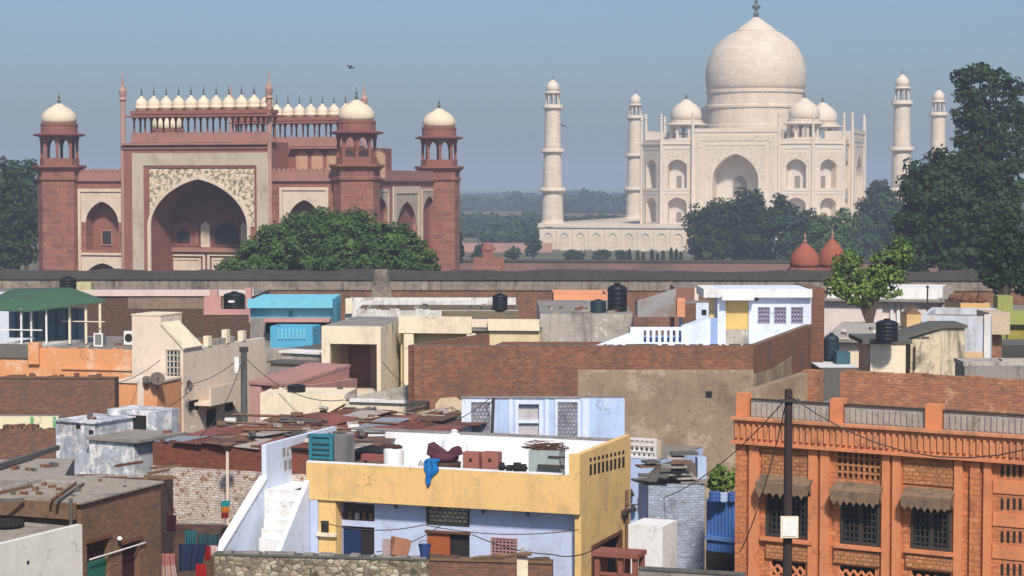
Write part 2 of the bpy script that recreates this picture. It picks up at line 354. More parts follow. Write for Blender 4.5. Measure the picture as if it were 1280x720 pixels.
inlay = m.end(m.mix(m.ramp(vo.outputs["Distance"], .2, .5), (.46,.40,.33), (.63,.55,.455)), .75)
marble_p = plaster("marble_greyish", (.66,.60,.53), (.48,.42,.37), .4, .2); finial_m = flat("finial_bronze", (.12,.12,.11), .5, .2, .3); grille_m = flat("stone_grille", (.27,.225,.19), .8); darkgap = flat("dark_opening", (.03,.028,.028), .8)  # second marble is slightly greyer, for body, frames and back walls
tc = at(944, 228, 611); tc.z = 0
taj = T("mausoleum", "white marble mausoleum with a great onion dome and four small roof domes", "mausoleum", tc, GR)
Pl = MB().box(-51,51,-51,51,-.5,6.3); Pl.box(-51.4,51.4,-51.4,51.4,6.3,6.75)
plinth = Pl.build("plinth", marble_b, taj)
pr = MB()
for s in (-1, 1):
    pr.box(-51.2,51.2,s*51.2-.15,s*51.2+.15,6.75,7.5); pr.box(s*51.2-.15,s*51.2+.15,-51,51,6.75,7.5)
pr.build("parapet", marble, plinth)
pb = MB()
for k in range(22): pb.archwall(-50.5+k*4.6, -46.2+k*4.6, .3, 5.6, -49.6+k*4.6, -47.1+k*4.6, 3.4, 4.9, -51.25, .24)
pb.build("blind_arcade", marble, plinth)
Z0, ZB, ZP = 6.7, 30.4, 33.4; A, Hf = 29.0, 21.5
def face_map(p0, p1):
    d = Vector((p1[0]-p0[0], p1[1]-p0[1], 0)); L = d.length; d.normalize(); n = Vector((-d.y, d.x, 0))
    return L, (lambda a, dd, z: (p0[0]+d.x*a+n.x*dd, p0[1]+d.y*a+n.y*dd, z))
corners = [(-Hf,-A),(Hf,-A),(A,-Hf),(A,Hf),(Hf,A),(-Hf,A),(-A,Hf),(-A,-Hf)]
body = MB(); core = 27.0
body.prism([(x*.78, y*.78) for x, y in corners], Z0, ZB - .6)
body.prism([(x*.995, y*.995) for x, y in corners], ZB - .6, ZB)
body_o = body.build("body", marble_p, taj)
def niche(par, mp, u0, u1, z0, z1, zs, za, zb, wide, spec=None):
    w = MB(mp); mid = (u0+u1)/2
    w.archwall(u0, u1, z0, z1, mid-wide/2, mid+wide/2, zs, za, 0, 2.2, zb); return w
for k in range(8):
    p0, p1 = corners[k], corners[(k+1) % 8]; L, mp = face_map(p0, p1)
    bays = [(0, L)] if k % 2 else [(0, (L-24.4)/2), (L-(L-24.4)/2, L)]
    for a, b in bays:
        w = MB(mp); mid = (a+b)/2; wd = 5.5
        w.archwall(a, b, Z0, 16.2, mid-wd/2, mid+wd/2, 12.6, 14.6, 0, 2.6); w.archwall(a, b, 16.2, ZB, mid-wd/2, mid+wd/2, 23.2, 25.3, 0, 2.6, 17.2)
        wo = w.build("bay_wall", marble, taj)
        f = MB(mp).frame(a+.5, b-.5, 16.4, 28.6, .5, 0, .12).frame(a+.5, b-.5, Z0+.3, 16.0, .5, 0, .12); f.build("frame", marble_p, wo)
        MB(mp).spandrel(mid-wd/2-.9, mid+wd/2+.9, 27.3, mid-wd/2, mid+wd/2, 23.2, 25.3, 0, .06).build("inlay_panel", inlay, wo); MB(mp).spandrel(mid-wd/2-.9, mid+wd/2+.9, 15.3, mid-wd/2, mid+wd/2, 12.6, 14.6, 0, .06).build("inlay_panel", inlay, wo)
        MB(mp).box(a+.3, b-.3, 2.55, 2.75, Z0, ZB-.7).build("back_wall", marble_p, wo)
        for z in (7.2, 17.4):
            d = MB(mp); d.box(mid-.7, mid+.7, 2.35, 2.5, z, z+3.2); d.build("screen", grille_m, wo)
    c = MB(mp).box(-.2, L+.2, -.3, .3, ZB-.9, ZB-.5).box(0, L, -.05, .35, ZB, ZB+.55); c.build("parapet", marble, taj)
    if k % 2 == 0:
        a, b = (L-24.4)/2, (L+24.4)/2; mid = L/2
        w = MB(mp); w.archwall(a, b, Z0, ZP, mid-6.5, mid+6.5, 19.6, 26.8, -1.2, 8.0, Z0); po = w.build("portal", marble, taj)
        bk = MB(mp); bk.box(a+.4, b-.4, 5.2, 6.6, Z0, ZP-.3); bk.build("back_wall", marble_p, po)
        fr = MB(mp).frame(a+1.1, b-1.1, Z0, ZP-1.5, 1.5, -1.2, .15, False); fr.build("inscription_band", inlay, po)
        f2 = MB(mp).frame(a+3.4, b-3.4, Z0, 29.6, .5, -1.2, .15, False).archband(mid-6.5, mid+6.5, Z0, 19.6, 26.8, .5, -1.2, .12).box(a-.1, b+.1, -1.4, -.9, ZP-.6, ZP+.5); f2.build("frame", marble, po)
        s = MB(mp).spandrel(a+3.95, b-3.95, 29.0, mid-7, mid+7, 19.6, 27.3, -1.2, .05); s.build("inlay_panel", inlay, po)
        d = MB(mp).slab([(p[0], p[1]) for p in [(mid-1.9, 14.8)] + arch(mid-1.9, mid+1.9, 18.6, 20.6, 6) + [(mid+1.9, 14.8)]], 5.0, 5.25); d.build("screen", grille_m, po)
        d = MB(mp).slab([(p[0], p[1]) for p in [(mid-2.2, Z0)] + arch(mid-2.2, mid+2.2, 11.4, 13.4, 6) + [(mid+2.2, Z0)]], 5.0, 5.25); d.build("doorway", grille_m, po)
        for u in (a, b):
            q = mp(u, -1.0, 0); pn = MB().lathe([(.5,Z0),(.42,ZP+1),(.34,ZP+3.6),(.5,ZP+3.8),(.5,ZP+4.0),(.3,ZP+4.2),(.38,ZP+4.7),(.08,ZP+5.4)], q[0], q[1], 8); pn.build("pinnacle", marble, taj)
    q = mp(0, 0, 0); pn = MB().lathe([(.5,Z0),(.42,ZB+1),(.3,ZB+6),(.48,ZB+6.2),(.48,ZB+6.4),(.28,ZB+6.6),(.34,ZB+7.1),(.08,ZB+7.9)], q[0], q[1], 8); pn.build("pinnacle", marble, taj)
kz = 611 / F
def zz(y): return CAMZ + (HORY - y) * kz
dr = MB().lathe([(14.6,ZB-.5),(14.6,35.4),(14.3,35.6),(14.2,40.2),(14.6,40.4),(14.6,41.1),(14.2,41.3),(14.1,44.6),(14.5,44.8),(14.5,45.6),(14.0,45.8)], 0, 0, 72)
dr.build("drum", marble_b, taj)
prof = [(60,115.5),(61.8,107),(62.6,97),(62.2,88),(59.6,76),(55,66),(48.5,56.5),(40,49),(31,43.2),(25,40)]
dome = MB().lathe([(r*kz, zz(y)) for r, y in prof], 0, 0, 72).build("dome", marble_b, taj, True)
cap = MB().lathe([(25*kz+.35, zz(41.2)),(25*kz+.5, zz(40)),(24*kz, zz(38.5)),(18.5*kz, zz(34)),(12*kz, zz(29.5)),(6*kz, zz(25.5)),(3.4*kz, zz(23))], 0, 0, 40).build("lotus_cap", marble, dome, True)
MB().lathe([(.75,zz(23)),(.7,zz(20)),(1.0,zz(18.5)),(.5,zz(17)),(.4,zz(14)),(1.25,zz(11)),(1.25,zz(9)),(.5,zz(7)),(.35,zz(5)),(.8,zz(3.4)),(.3,zz(2)),(.2,zz(-3)),(.05,zz(-7))], 0, 0, 12).build("finial", finial_m, dome, True)
def chhatri(name, par, loc, r, zt, m_dome, m_col, m_eave, m_base, ncol=8, base=None, over=1.28, rz=0.0, eave_h=None):
    """domed pavilion; zt: heights above its foot of floor rail, column top, eave, drum top, dome widest, dome top, finial tip"""
    e = E(name, par, loc, rz); rail, ct, ev, dtp, dw, dt, ft = zt; ph = math.pi/ncol
    bm = MB()
    if base: bm.lathe([(r*base[0],-base[1]),(r*base[2],-base[3]),(r*base[2],0),(r*1.06,.02)], 0,0,ncol,ph)
    bm.lathe([(r*1.04,0),(r*1.04,rail),(r*.9,rail),(r*.9,.05)], 0,0,ncol,ph); bm.build("base", m_base, e)
    for k in range(ncol):
        a = ph + 2*math.pi*k/ncol; c = MB().lathe([(r*.105,0),(r*.09,ct*.25),(r*.085,ct*.8),(r*.15,ct)], r*.93*math.cos(a), r*.93*math.sin(a), 6); c.build("column", m_col, e)
    ar = MB()
    for k in range(ncol):
        a0, a1 = ph + 2*math.pi*k/ncol, ph + 2*math.pi*(k+1)/ncol; p0 = (r*.95*math.cos(a0), r*.95*math.sin(a0)); p1 = (r*.95*math.cos(a1), r*.95*math.sin(a1))
        L, mp = face_map(p0, p1); ar.map = mp; ar.archwall(0, L, ct*.66, ct+.05, L*.14, L*.86, ct*.70, ct*.95, 0, r*.08)
    ar.map = None; ar.build("arches", m_col, e)
    MB().lathe([(r*.9,ct),(r*1.05,ct+.03),(r*over,ev-.12*r),(r*over,ev-.06*r),(r*1.0,ev+.02*r),(r*.98,ev+.04*r)], 0,0,ncol*2,ph).build("eave", m_eave, e)
    MB().lathe([(r*.97,ev),(r*.97,dtp-.12*r),(r*1.0,dtp-.1*r),(r*1.0,dtp),(r*.85,dtp+.01)], 0,0,ncol*2,ph).build("drum", m_base if m_base is not m_dome else m_dome, e)
    hh = dt - dtp
    MB().lathe([(r*.87,dtp),(r*.93,dtp+hh*.14),(r*.94,dtp+hh*.26),(r*.9,dtp+hh*.42),(r*.77,dtp+hh*.6),(r*.58,dtp+hh*.74),(r*.36,dtp+hh*.86),(r*.37,dtp+hh*.88),(r*.2,dtp+hh*.95),(r*.06,dt)], 0,0,24).build("dome", m_dome, e, True)
    MB().lathe([(r*.05,dt-.02),(r*.1,dt+(ft-dt)*.2),(r*.03,dt+(ft-dt)*.35),(r*.08,dt+(ft-dt)*.5),(r*.02,dt+(ft-dt)*.65),(r*.006,ft)], 0,0,8).build("finial", finial_m, e)
    return e
for sx, sy in ((-1,-1),(1,-1),(1,1),(-1,1)):
    chhatri("pavilion", taj, (sx*17.0, sy*17.0, ZB+.3), 4.75, (.8, 4.4, 5.1, 5.9, 9, 12.0, 14.0), marble, marble, marble, marble)
rk = 579 / F
def minaret_proto():
    t = T("minaret", None, None, (0,0,6.75))
    t['category'] = 'minaret'
    def hz_(y): return CAMZ + (HORY - y)*rk - 6.75
    r2, r1, g0, ev, dt, ft = hz_(237), hz_(188.5), hz_(134), hz_(116), hz_(100), hz_(93)
    MB().lathe([(3.7,-.2),(3.7,.6),(3.3,.8),(3.0,1.6),(2.78,r2-.7)], 0,0,24).build("lower_shaft", marble_b, t)
    MB().lathe([(2.66,r2),(2.46,r1-.7)], 0,0,24).build("middle_shaft", marble_b, t)
    MB().lathe([(2.36,r1),(2.12,g0-.8)], 0,0,24).build("upper_shaft", marble_b, t)
    for z, r in ((r2, 2.78), (r1, 2.46), (g0, 2.12)):
        MB().lathe([(r,z-.95),(r*1.2,z-.55),(r*1.36,z-.35),(r*1.36,z-.1),(r*1.3,z+.65),(r*1.2,z+.65),(r*1.18,z-.05),(r*.9,z)], 0,0,24).build("balcony", marble, t)
    chhatri("pavilion", t, (0,0,g0), 1.95, (.5, ev-g0-.5, ev-g0, ev-g0+.5, 1, dt-g0, ft-g0), marble, marble, marble, marble, 8)
    return t
mn = minaret_proto()
MLAB = ["front left marble minaret, tall, rising clear of the trees at the plinth corner", "slender minaret between the tall left corner tower and the white mausoleum",
        "minaret close to the right of the mausoleum, its foot hidden by dark trees", "rightmost marble minaret, partly covered by the big dark tree"]
for k, (sx, sy) in enumerate(((-1,-1),(-1,1),(1,-1),(1,1))):
    t = mn if k == 0 else copy_tree(mn)
    q = Vector((sx*48.0, sy*48.0, 0)); c_, s_ = math.cos(GR), math.sin(GR)
    t.location = (tc.x + c_*q.x - s_*q.y, tc.y + s_*q.x + c_*q.y, 6.75); t.rotation_euler = (0,0,GR)
    t['label'] = MLAB[k]; t['group'] = "marble minarets round the mausoleum"
# ------------------------------------------------------------------ red sandstone gate
red = brick("gate_sandstone", (.36,.145,.11), (.205,.078,.064), (.36,.19,.15), 1.5, .75, .055, .65, (.16,.07,.06), bias=-.2)
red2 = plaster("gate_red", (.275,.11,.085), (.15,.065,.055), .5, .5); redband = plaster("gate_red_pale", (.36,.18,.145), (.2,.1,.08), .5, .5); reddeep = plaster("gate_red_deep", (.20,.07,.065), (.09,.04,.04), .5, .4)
cream = plaster("gate_marble", (.66,.55,.44), (.36,.28,.22), .5, .5); creamg = plaster("gate_marble_grey", (.50,.43,.34), (.28,.22,.17), .6, .4)
m = N("gate_floral"); ob = m.obj(); n1 = m.noise(ob, 2.6, 4, .65); n2 = m.noise(ob, 3.6, 2, .5)
c = m.mix(m.ramp(n1, .50, .56), (.64,.55,.42), (.20,.18,.11)); c = m.mix(m.ramp(n2, .60, .66), c, (.36,.18,.12)); floral = m.end(c, .8)
white = plaster("gate_dome", (.72,.61,.46), (.45,.38,.30), .45, .8)
gt = H("gatehouse", "red sandstone gate with a huge pointed arch, corner pavilions and rows of white domes", "gatehouse", 75, 262, rot=GR, py=250)
UR = gt.on(446, 250)[0]; DV = gt.sd(549, 250, UR)[0]
u_ = lambda px: gt.on(px, 270)[0]
zg = lambda py, px=255: gt.on(px, py)[1]
zpar = gt.on(110, 212)[1]; zwal = gt.on(110, 223)[1]; zpt = gt.on(255, 178)[1]
uA, uB = u_(161), u_(340)
co = MB(); co.box(.5, uA-.1, 2.0, DV-.3, 0, zwal); co.box(uB+.1, UR-.5, 2.0, DV-.3, 0, zwal); co.box(uA-.1, uB+.1, 5.3, DV-.3, 0, zwal)
core_o = gt.b("core", co, red2)
def wing(pa, pb, na, nb, yt):
    a, b, c, d = u_(pa), u_(pb), u_(na), u_(nb); px = (na+nb)/2
    z = lambda y: gt.on(px, y)[1]
    w = MB(); w.archwall(a, b, z(318), zwal, c, d, z(278), z(yt+15), 0, 2.0, z(313)); w.archwall(a, b, 0, z(318), c, d, z(345), z(329), 0, 2.0)
    wo = gt.b("wing_wall", w, red)
    gt.b("border", MB().frame(c-1.05, d+1.05, 0, z(yt-1), .38, 0, .2, False).box(c-.6, d+.6, -.2, 0, z(319), z(316)), cream, wo)
    gt.b("panel", MB().spandrel(c-.62, d+.62, z(yt+4), c, d, z(278), z(yt+15), 0, .07), cream, wo); gt.b("panel", MB().spandrel(c-.62, d+.62, z(321), c, d, z(345), z(329), 0, .07), cream, wo)
    gt.b("back_wall", MB().box(c-.3, d+.3, 1.75, 1.9, 0, zwal-1), red2, wo)
    u0, u1, z0, z1 = gt.r(px+1, 289, px+11, 305, 1.7)
    gt.b("window", MB().box(u0, u1, 1.66, 1.74, z0, z1), darkgap, wo)
    gt.b("window_border", MB().frame(u0-.25, u1+.25, z0-.2, z1+.2, .18, 1.74, .14).box(c, d, 1.6, 1.75, z0-1.2, z0-.9), redband, wo)
    gt.b("cornice", MB().box(a, b, -.3, 0, zwal-.35, zwal+.1), redband, wo)
    mer = MB(); mer.box(a, b, -.05, .35, zwal+.1, zpar-.35); n = int((b-a)/.62)
    for k in range(n): mer.slab([(a+.62*k+.06, zpar-.35),(a+.62*k+.5, zpar-.35),(a+.62*k+.5, zpar-.1),(a+.62*k+.28, zpar+.12),(a+.62*k+.06, zpar-.1)], 0, .3)
    gt.b("parapet", mer, redband, wo)
wing(92, 161, 107.5, 148, 237); wing(340, 425, 360, 401, 235)
# portal
w = MB(); ua, ub = u_(195), u_(315); zs, za = zg(283), zg(224)
w.archwall(uA, uB, 0, zpt, ua, ub, zs, za, -1.3, 6.4)
po = gt.b("portal", w, red2)
vP = -1.3
def fr(parent, name, x0, x1, y1, wpx, mat, t, extra=None):
    ww = wpx * 250 / F
    f = MB().frame(gt.on(x0, 270, vP)[0], gt.on(x1, 270, vP)[0], 0, gt.on(255, y1, vP)[1], ww, vP, t, False); gt.b(name, f, mat, parent)
fr(po, "inscription_band", 166, 336, 191, 16, creamg, .12); fr(po, "inner_border", 185.5, 317.5+3, 208, 1.8, red2, .2)
gt.b("floral_panel", MB().spandrel(gt.on(187.5,270,vP)[0], gt.on(319,270,vP)[0], gt.on(255,211,vP)[1], ua-.1, ub+.1, zs, za+.12, vP, .08), floral, po)
gt.b("arch_border", MB().archband(ua, ub, 0, zs, za, .42, vP, .22), cream, po)
zt = lambda y: gt.on(255, y, vP)[1]
gt.b("cornice", MB().box(uA-.1, uB+.1, vP-.5, vP, zt(181), zt(178.5)).box(uA, uB, vP-.18, vP, zt(186), zt(183.5)), redband, po)
vB = 4.8
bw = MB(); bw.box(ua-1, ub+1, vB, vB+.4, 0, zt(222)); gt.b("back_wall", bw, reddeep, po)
def bk(x0,y0,x1,y1): return gt.r(x0,y0,x1,y1,vB)
pil = MB()
for x0, x1 in ((203.5,211.5),(252,263),(302,309)):
    u0,u1,z0,z1 = bk(x0,277,x1,309); pil.slab([(u0,z0),(u1,z0),(u1,z1-.5),((u0+u1)/2,z1),(u0,z1-.5)], vB-.25, vB-.002)
gt.b("pilaster", pil, cream, po)
u0,u1,z0,z1 = bk(195,309.5,316,315); gt.b("ledge", MB().box(u0,u1,vB-.5,vB,z0,z1), redband, po)
for x0,x1 in ((209,257),(260,300)):
    u0,u1,z0,z1 = bk(x0,317,x1,352); p = MB().frame(u0,u1,z0-2,z1,.3,vB,.2,False).frame(u0+.6,u1-.6,z0-2,z1-.55,.25,vB,.16,False).box(u0+.9,u1-.9,vB-.12,vB-.002,z1-2.1,z1-.9); gt.b("dado_panel", p, cream, po)
def bkarch(name,x0,x1,yb,yt,mat,t):
    u0,u1,z0,z1 = bk(x0,yt,x1,yb); gt.b(name, MB().slab([(u0,z0)]+arch(u0,u1,z0+(z1-z0)*.5,z1,8)+[(u1,z0)], vB-t, vB-.002), mat, po); return u0,u1,z0,z1
u0,u1,z0,z1 = bkarch("window_panel",216,246,307,279,red2,.06); gt.b("window_border", MB().archband(u0,u1,z0,z0+(z1-z0)*.5,z1,.2,vB-.06,.1), redband, po)
bkarch("window",222,237.5,303.5,287,darkgap,.14); bkarch("doorway",269,298,304,278,darkgap,.14)
# dome gallery over the portal, and the same at the back
def gallery(par, u0, u1, v, zb, n, first):
    ga = E("dome_gallery", par, (u0, v, zb)); L = u1-u0
    hb, ho, he, hr = 1.3, 3.15, 3.55, 4.0
    b = MB().box(0,L,0,2.4,0,.15).box(0,L,0,.25,.15,hb-.2); k0 = 0
    for k in range(int(L/.7)): b.box(.7*k+.05,.7*k+.6,.02,.22,hb-.2,hb)
    b.build("balustrade", redband, ga)
    for k in range(n+1):
        x = L*k/n
        for y in (.45, 2.1): MB().lathe([(.16,.1),(.13,1.6),(.13,ho-.5),(.3,ho)], min(max(x,.2),L-.2), y, 6).build("column", red2, ga)
    MB().box(-.4,L+.4,-.9,3.3,ho,ho+.22).box(0,L,.1,2.3,ho+.22,he).box(-.15,L+.15,0,2.4,he,hr).build("eave", red2, ga)
    for k in range(n):
        x = L*(k+.5)/n; r = L/n*.485
        d = MB().lathe([(r*.94,hr-.05),(r*.94,hr+.3),(r*1.0,hr+.33),(r*1.0,hr+.42),(r*.93,hr+.44),(r*1.0,hr+.75),(r*.93,hr+1.08),(r*.66,hr+1.38),(r*.3,hr+1.62),(r*.1,hr+1.9)], x, 1.2, 14).build("dome", white, ga, True)
        MB().lathe([(.1,hr+1.85),(.17,hr+2.05),(.06,hr+2.2),(.13,hr+2.4),(.05,hr+2.6),(.03,hr+3.1)], x, 1.2, 6).build("finial", finial_m, d)
    return ga
gz = gt.on(255,178.5,vP)[1]
gal = gallery(gt.e, gt.on(164,178,vP)[0], gt.on(337,178,vP)[0], vP, gz, 11, True)
gal2 = copy_tree(gal); gal2.parent = gt.e; gal2.location = (gt.on(164,178,vP)[0], DV-1.5, gz)
gt.b("back_portal", MB().box(uA, uB, DV-3, DV+.9, 0, gz), red2)
pinkpole = plaster("gate_pole", (.44,.27,.23), (.25,.13,.11), .5, .6)
def spire(par, u, v, ztop, zb=0, r=.36):
    MB().lathe([(r,zb),(r*.85,ztop-3.6),(r*1.35,ztop-3.4),(r*.9,ztop-3.1),(r*1.25,ztop-2.7),(r*1.45,ztop-2.3),(r*.8,ztop-1.9),(r*.4,ztop-1.6),(r*.25,ztop-.6),(r*.06,ztop)], u, v, 10).build("pinnacle", pinkpole, par)
zsp = gt.on(155,90,vP)[1]
for v in (vP+.3, DV+.6):
    spire(gt.e, uA-.15, v, zsp); spire(gt.e, uB+.15, v, zsp)
# attic between the two galleries
at_ = MB(); za0, za1 = zwal, gt.on(390,183,6)[1]
aU = gt.on(447,190,9)[0]-1.5
at_.box(uA+.5, aU, 5.6, DV-5, za0-.3, za1); ao = gt.b("attic", at_, red2)
gt.b("eave", MB().slab([(uB+.2,za1-.3),(aU+.5,za1-.3),(aU+.5,za1-.12),(uB+.2,za1-.12)], 4.7, 5.598), redband, ao)
bl_ = MB().box(uB+.2, aU+.3, 5.55, 5.75, za1+.003, za1+.95); gt.b("balustrade", bl_, redband, ao)
buff = plaster("gate_buff", (.52,.33,.22), (.3,.18,.13), .5, .6)
for k in range(6):
    x = uB+.9+k*2.05; gt.b("niche", MB().slab([(x,za0)]+arch(x,x+1.5,za1-1.3,za1-.55,5)+[(x+1.5,za0)], 5.5, 5.598), buff, ao)
    gt.b("niche_border", MB().archband(x, x+1.5, za0, za1-1.3, za1-.55, .12, 5.499, .06), redband, ao)
# corner towers and pavilions
for k,(u,v) in enumerate(((0,0),(UR,0),(UR,DV),(0,DV))):
    tw = MB().lathe([(2.75,0),(2.75,zwal-.3),(2.95,zwal-.2),(2.95,zwal+.15),(2.75,zwal+.2),(2.75,zpar+.1)], u, v, 8, math.pi/8); to = gt.b("tower", tw, red)
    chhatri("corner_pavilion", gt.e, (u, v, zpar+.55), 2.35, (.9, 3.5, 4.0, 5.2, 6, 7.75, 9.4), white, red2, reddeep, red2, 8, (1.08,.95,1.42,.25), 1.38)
# right flank: three tall arches between the towers
L = DV; fm = gt.side(UR); fl = MB(fm); cs = [(gt.sd(p,270,UR)[0]) for p in (468,484,492,524,528.5,544)]
zF = lambda y: gt.sd(508, y, UR)[1]
fl.archwall(2.2, (cs[1]+cs[2])/2, 0, zwal, cs[0], cs[1], zF(268), zF(246), 0, 1.8); fl.archwall((cs[1]+cs[2])/2, (cs[3]+cs[4])/2, 0, zwal, cs[2]+1.2, cs[3]-1.2, zF(284), zF(252), 0, 1.8); fl.archwall((cs[3]+cs[4])/2, L-2.2, 0, zwal, cs[4], cs[5], zF(268), zF(246), 0, 1.8)
fo = gt.b("flank_wall", fl, redband)
gt.b("border", MB(fm).frame(cs[0]-.5,cs[1]+.5,0,zF(236),.35,0,.12,False).frame(cs[2]-.3,cs[3]+.3,0,zF(233),.9,0,.15,False).frame(cs[4]-.5,cs[5]+.5,0,zF(236),.35,0,.12,False), cream, fo)
gt.b("panel", MB(fm).spandrel(cs[2]+.6,cs[3]-.6,zF(243),cs[2]+1.2,cs[3]-1.2,zF(284),zF(252),0,.06).spandrel(cs[0]-.15,cs[1]+.15,zF(238),cs[0],cs[1],zF(268),zF(246),0,.06).spandrel(cs[4]-.15,cs[5]+.15,zF(238),cs[4],cs[5],zF(268),zF(246),0,.06), creamg, fo)
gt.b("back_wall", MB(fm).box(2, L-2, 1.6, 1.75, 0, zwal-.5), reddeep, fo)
gt.b("parapet", MB(fm).box(2, L-2, -.1, .3, zwal-.1, zpar-.1).box(2, L-2, -.3, 0, zwal-.35, zwal+.05), redband, fo)
# ------------------------------------------------------------------ trees and walls between the town and the monuments
GG = "trees massed before the mausoleum"
tree("tree", "low spreading leafy tree in front of the gate's great arch, lowest of three", "tree", 208, [(292,333,22,12),(322,320,28,22),(345,305,26,26),(318,336,40,14)], G_mid, .24, 8, 21, "trees before the gate")
tree("tree", "broad rounded tree in front of the gate, tallest of the three before it", "tree", 212, [(372,300,34,34),(402,288,36,28),(438,286,34,27),(425,312,52,30),(375,328,42,20)], G_mid, .24, 8, 22, "trees before the gate")
tree("tree", "leafy tree covering the foot of the gate's right flank", "tree", 205, [(478,300,34,26),(505,306,28,24),(525,322,24,20),(480,328,50,18),(535,335,16,8)], G_mid, .24, 8, 23, "trees before the gate")
tree("tree", "dark tree at the left edge of the photo beside the gate's left tower", "tree", 300, [(14,265,34,40),(0,235,26,38),(30,300,26,36),(5,310,34,28)], G_dark, .45, 8, 24, "trees beside the gate")
tree("tree", "paler taller tree peeping out behind the dark one left of the gate", "tree", 335, [(34,222,20,24),(18,218,18,18),(42,250,18,30)], G_blue, .5, 8, 25, "trees beside the gate")
for a in (("leftmost dark round tree in front of the white plinth's middle", 425, [(876,285,19,34),(893,276,22,28),(885,308,28,26)], G_dark, 31),
          ("dark tree under the white mausoleum's great arch, second from the left of its mass", 430, [(912,274,26,30),(930,262,20,24),(920,303,34,28)], G_dark, 32),
          ("dark pointed tree crown just right below the mausoleum's great arch", 422, [(946,252,11,16),(955,277,27,28),(945,302,32,28),(977,265,18,20)], G_dark, 33),
          ("dull green tree below the right bays of the mausoleum", 415, [(990,282,24,26),(1008,280,20,20),(995,308,34,26)], G_blue, 34),
          ("olive green tree between the mausoleum and the red domes", 405, [(1035,292,26,24),(1055,282,18,18),(1040,314,34,20)], G_mid, 35),
          ("hazy rounded tree rising between the mausoleum and the nearest right minaret", 440, [(1104,250,22,26),(1088,270,22,28),(1118,285,26,40),(1082,300,30,28)], G_blue, 36)):
    tree("tree", a[0], "tree", a[1], a[2], a[3], .5, 8, a[4], GG)
BG = "big dark trees at the right edge"
tree("tree", "tallest dark tree at the right edge, its ragged top above the rear minaret", "tree", 235, [(1203,98,15,13),(1222,92,19,13),(1248,98,17,13),(1268,110,15,14),(1212,122,20,16),(1238,120,18,17),(1262,140,19,18),(1205,145,17,15),(1228,150,24,20),(1254,172,22,20),(1205,172,15,14),(1222,185,26,22),(1248,205,28,24),(1275,195,18,26),(1278,150,12,22),(1232,225,34,28)], G_dark, .36, 7, 41, BG, .5, sub=.24, core=1.2)
tree("tree", "broad round dark tree in front of the right minarets", "tree", 222, [(1160,232,38,38),(1190,212,34,30),(1146,265,30,40),(1185,265,52,50),(1212,240,42,46),(1150,305,34,38),(1200,305,52,42),(1245,290,44,50),(1255,240,36,44)], G_dark, .36, 9, 42, BG, .5)
tree("tree", "olive tree in the right corner hanging over the long wall", "tree", 160, [(1262,300,26,36),(1250,335,24,28),(1275,345,20,24),(1240,318,14,20)], G_dark, .3, 9, 43, BG, .3)
tree("tree", "small bright green tree growing among the houses at right with a forked trunk", "tree", 134, [(1060,332,20,20),(1050,356,20,16),(1088,350,22,20),(1112,352,24,24),(1124,316,18,17),(1106,330,18,16),(1075,368,22,14)], G_lite, .22, 8, 44, None, .3, sub=.27, core=1.0)
for k, a in enumerate((("small hazy tree left of the plinth's left corner", 470, [(668,303,10,11),(665,314,9,8)], G_blue), ("low dark bush near the red hut, left of the plinth", 460, [(641,317,11,8)], G_blue),
          ("small bush left of the red hut in the haze", 470, [(600,312,8,8),(598,320,10,6)], G_blue), ("narrow tree hard against the gate's right tower", 300, [(572,296,5,10),(573,315,6,16)], G_blue))):
    tree("tree", a[0], "tree", a[1], a[2], a[3], .45, 9, 51+k, None, .2)
BU = "clipped bushes along the plinth"
for k, (x, w) in enumerate(((718,14),(752,12),(777,10))):
    tree("bush", ("leftmost and widest clipped bush at the foot of the white plinth", "middle one of three clipped bushes at the foot of the white plinth", "right one of three clipped bushes, beside the little cypresses")[k], "bush", 480, [(x,319,w,7)], G_blue, .4, 9, 61+k, BU, .15)
for k, (x, y) in enumerate(((787,311),(797,313),(804,315),(815,311),(822,316),(829,312),(839,309),(845,311),(851,314))):
    tree("cypress", "tiny slim cypress in the row before the white plinth", "cypress", 455, [(x,(y+330)/2,2.0,(330-y)/2)], G_dark, .3, 10, 71+k, "little cypresses in a row before the plinth", .1)
stone_d = plaster("wall_coping", (.075,.07,.066), (.03,.03,.03), .6, .3); 
wallm = brick("old_wall", (.30,.135,.08), (.22,.10,.065), (.22,.15,.11), .5, .16, .02, .75, (.075,.06,.05), (.20,.17,.14), .60, .16)
bwl = H("boundary_wall", "long dark stained brick wall with a grey coping running across behind the houses", "wall", -420, 173, 1720, 168.5, py=345)
z0 = bwl.on(640, 338)[1]; z1 = bwl.on(640, 350)[1]; z2 = bwl.on(640, 363)[1]
bwl.b("wall", MB().box(0, bwl.W, .12, 1.2, 0, z1), wallm)
cpm = MB(); xs = [0.0]
while xs[-1] < bwl.W: xs.append(xs[-1] + R.uniform(.5, 2.2))
tops = [z0 + R.uniform(-.16, .06) for x in xs]
cpm.slab([(xs[0], z1+.003), (xs[-1], z1+.003)] + [(x, t) for x, t in zip(xs[::-1], tops[::-1])], -.12, 1.4)
bwl.b("coping", cpm, stone_d)
mott = plaster("wall_band", (.27,.225,.185), (.05,.045,.04), .95, .5, .95, .9, (.36,.32,.27), .58)
bwl.b("band", MB().box(0, bwl.W, .02, .118, z2, z1), mott)
u0,u1,_,_ = bwl.r(468, 340, 486, 360)
bwl.b("buttress", MB().slab([(u0-.9,0),(u1+.9,0),(u1+.3,z2-.6),(u1-.1,z0+.06),(u0+.1,z0+.06),(u0-.3,z2-.6)], -.3, .3), mott)
gw = H("garden_wall", "low reddish garden wall in the haze right of the gate, before the white plinth", "wall", 560, 330, 1620, 319, py=328)
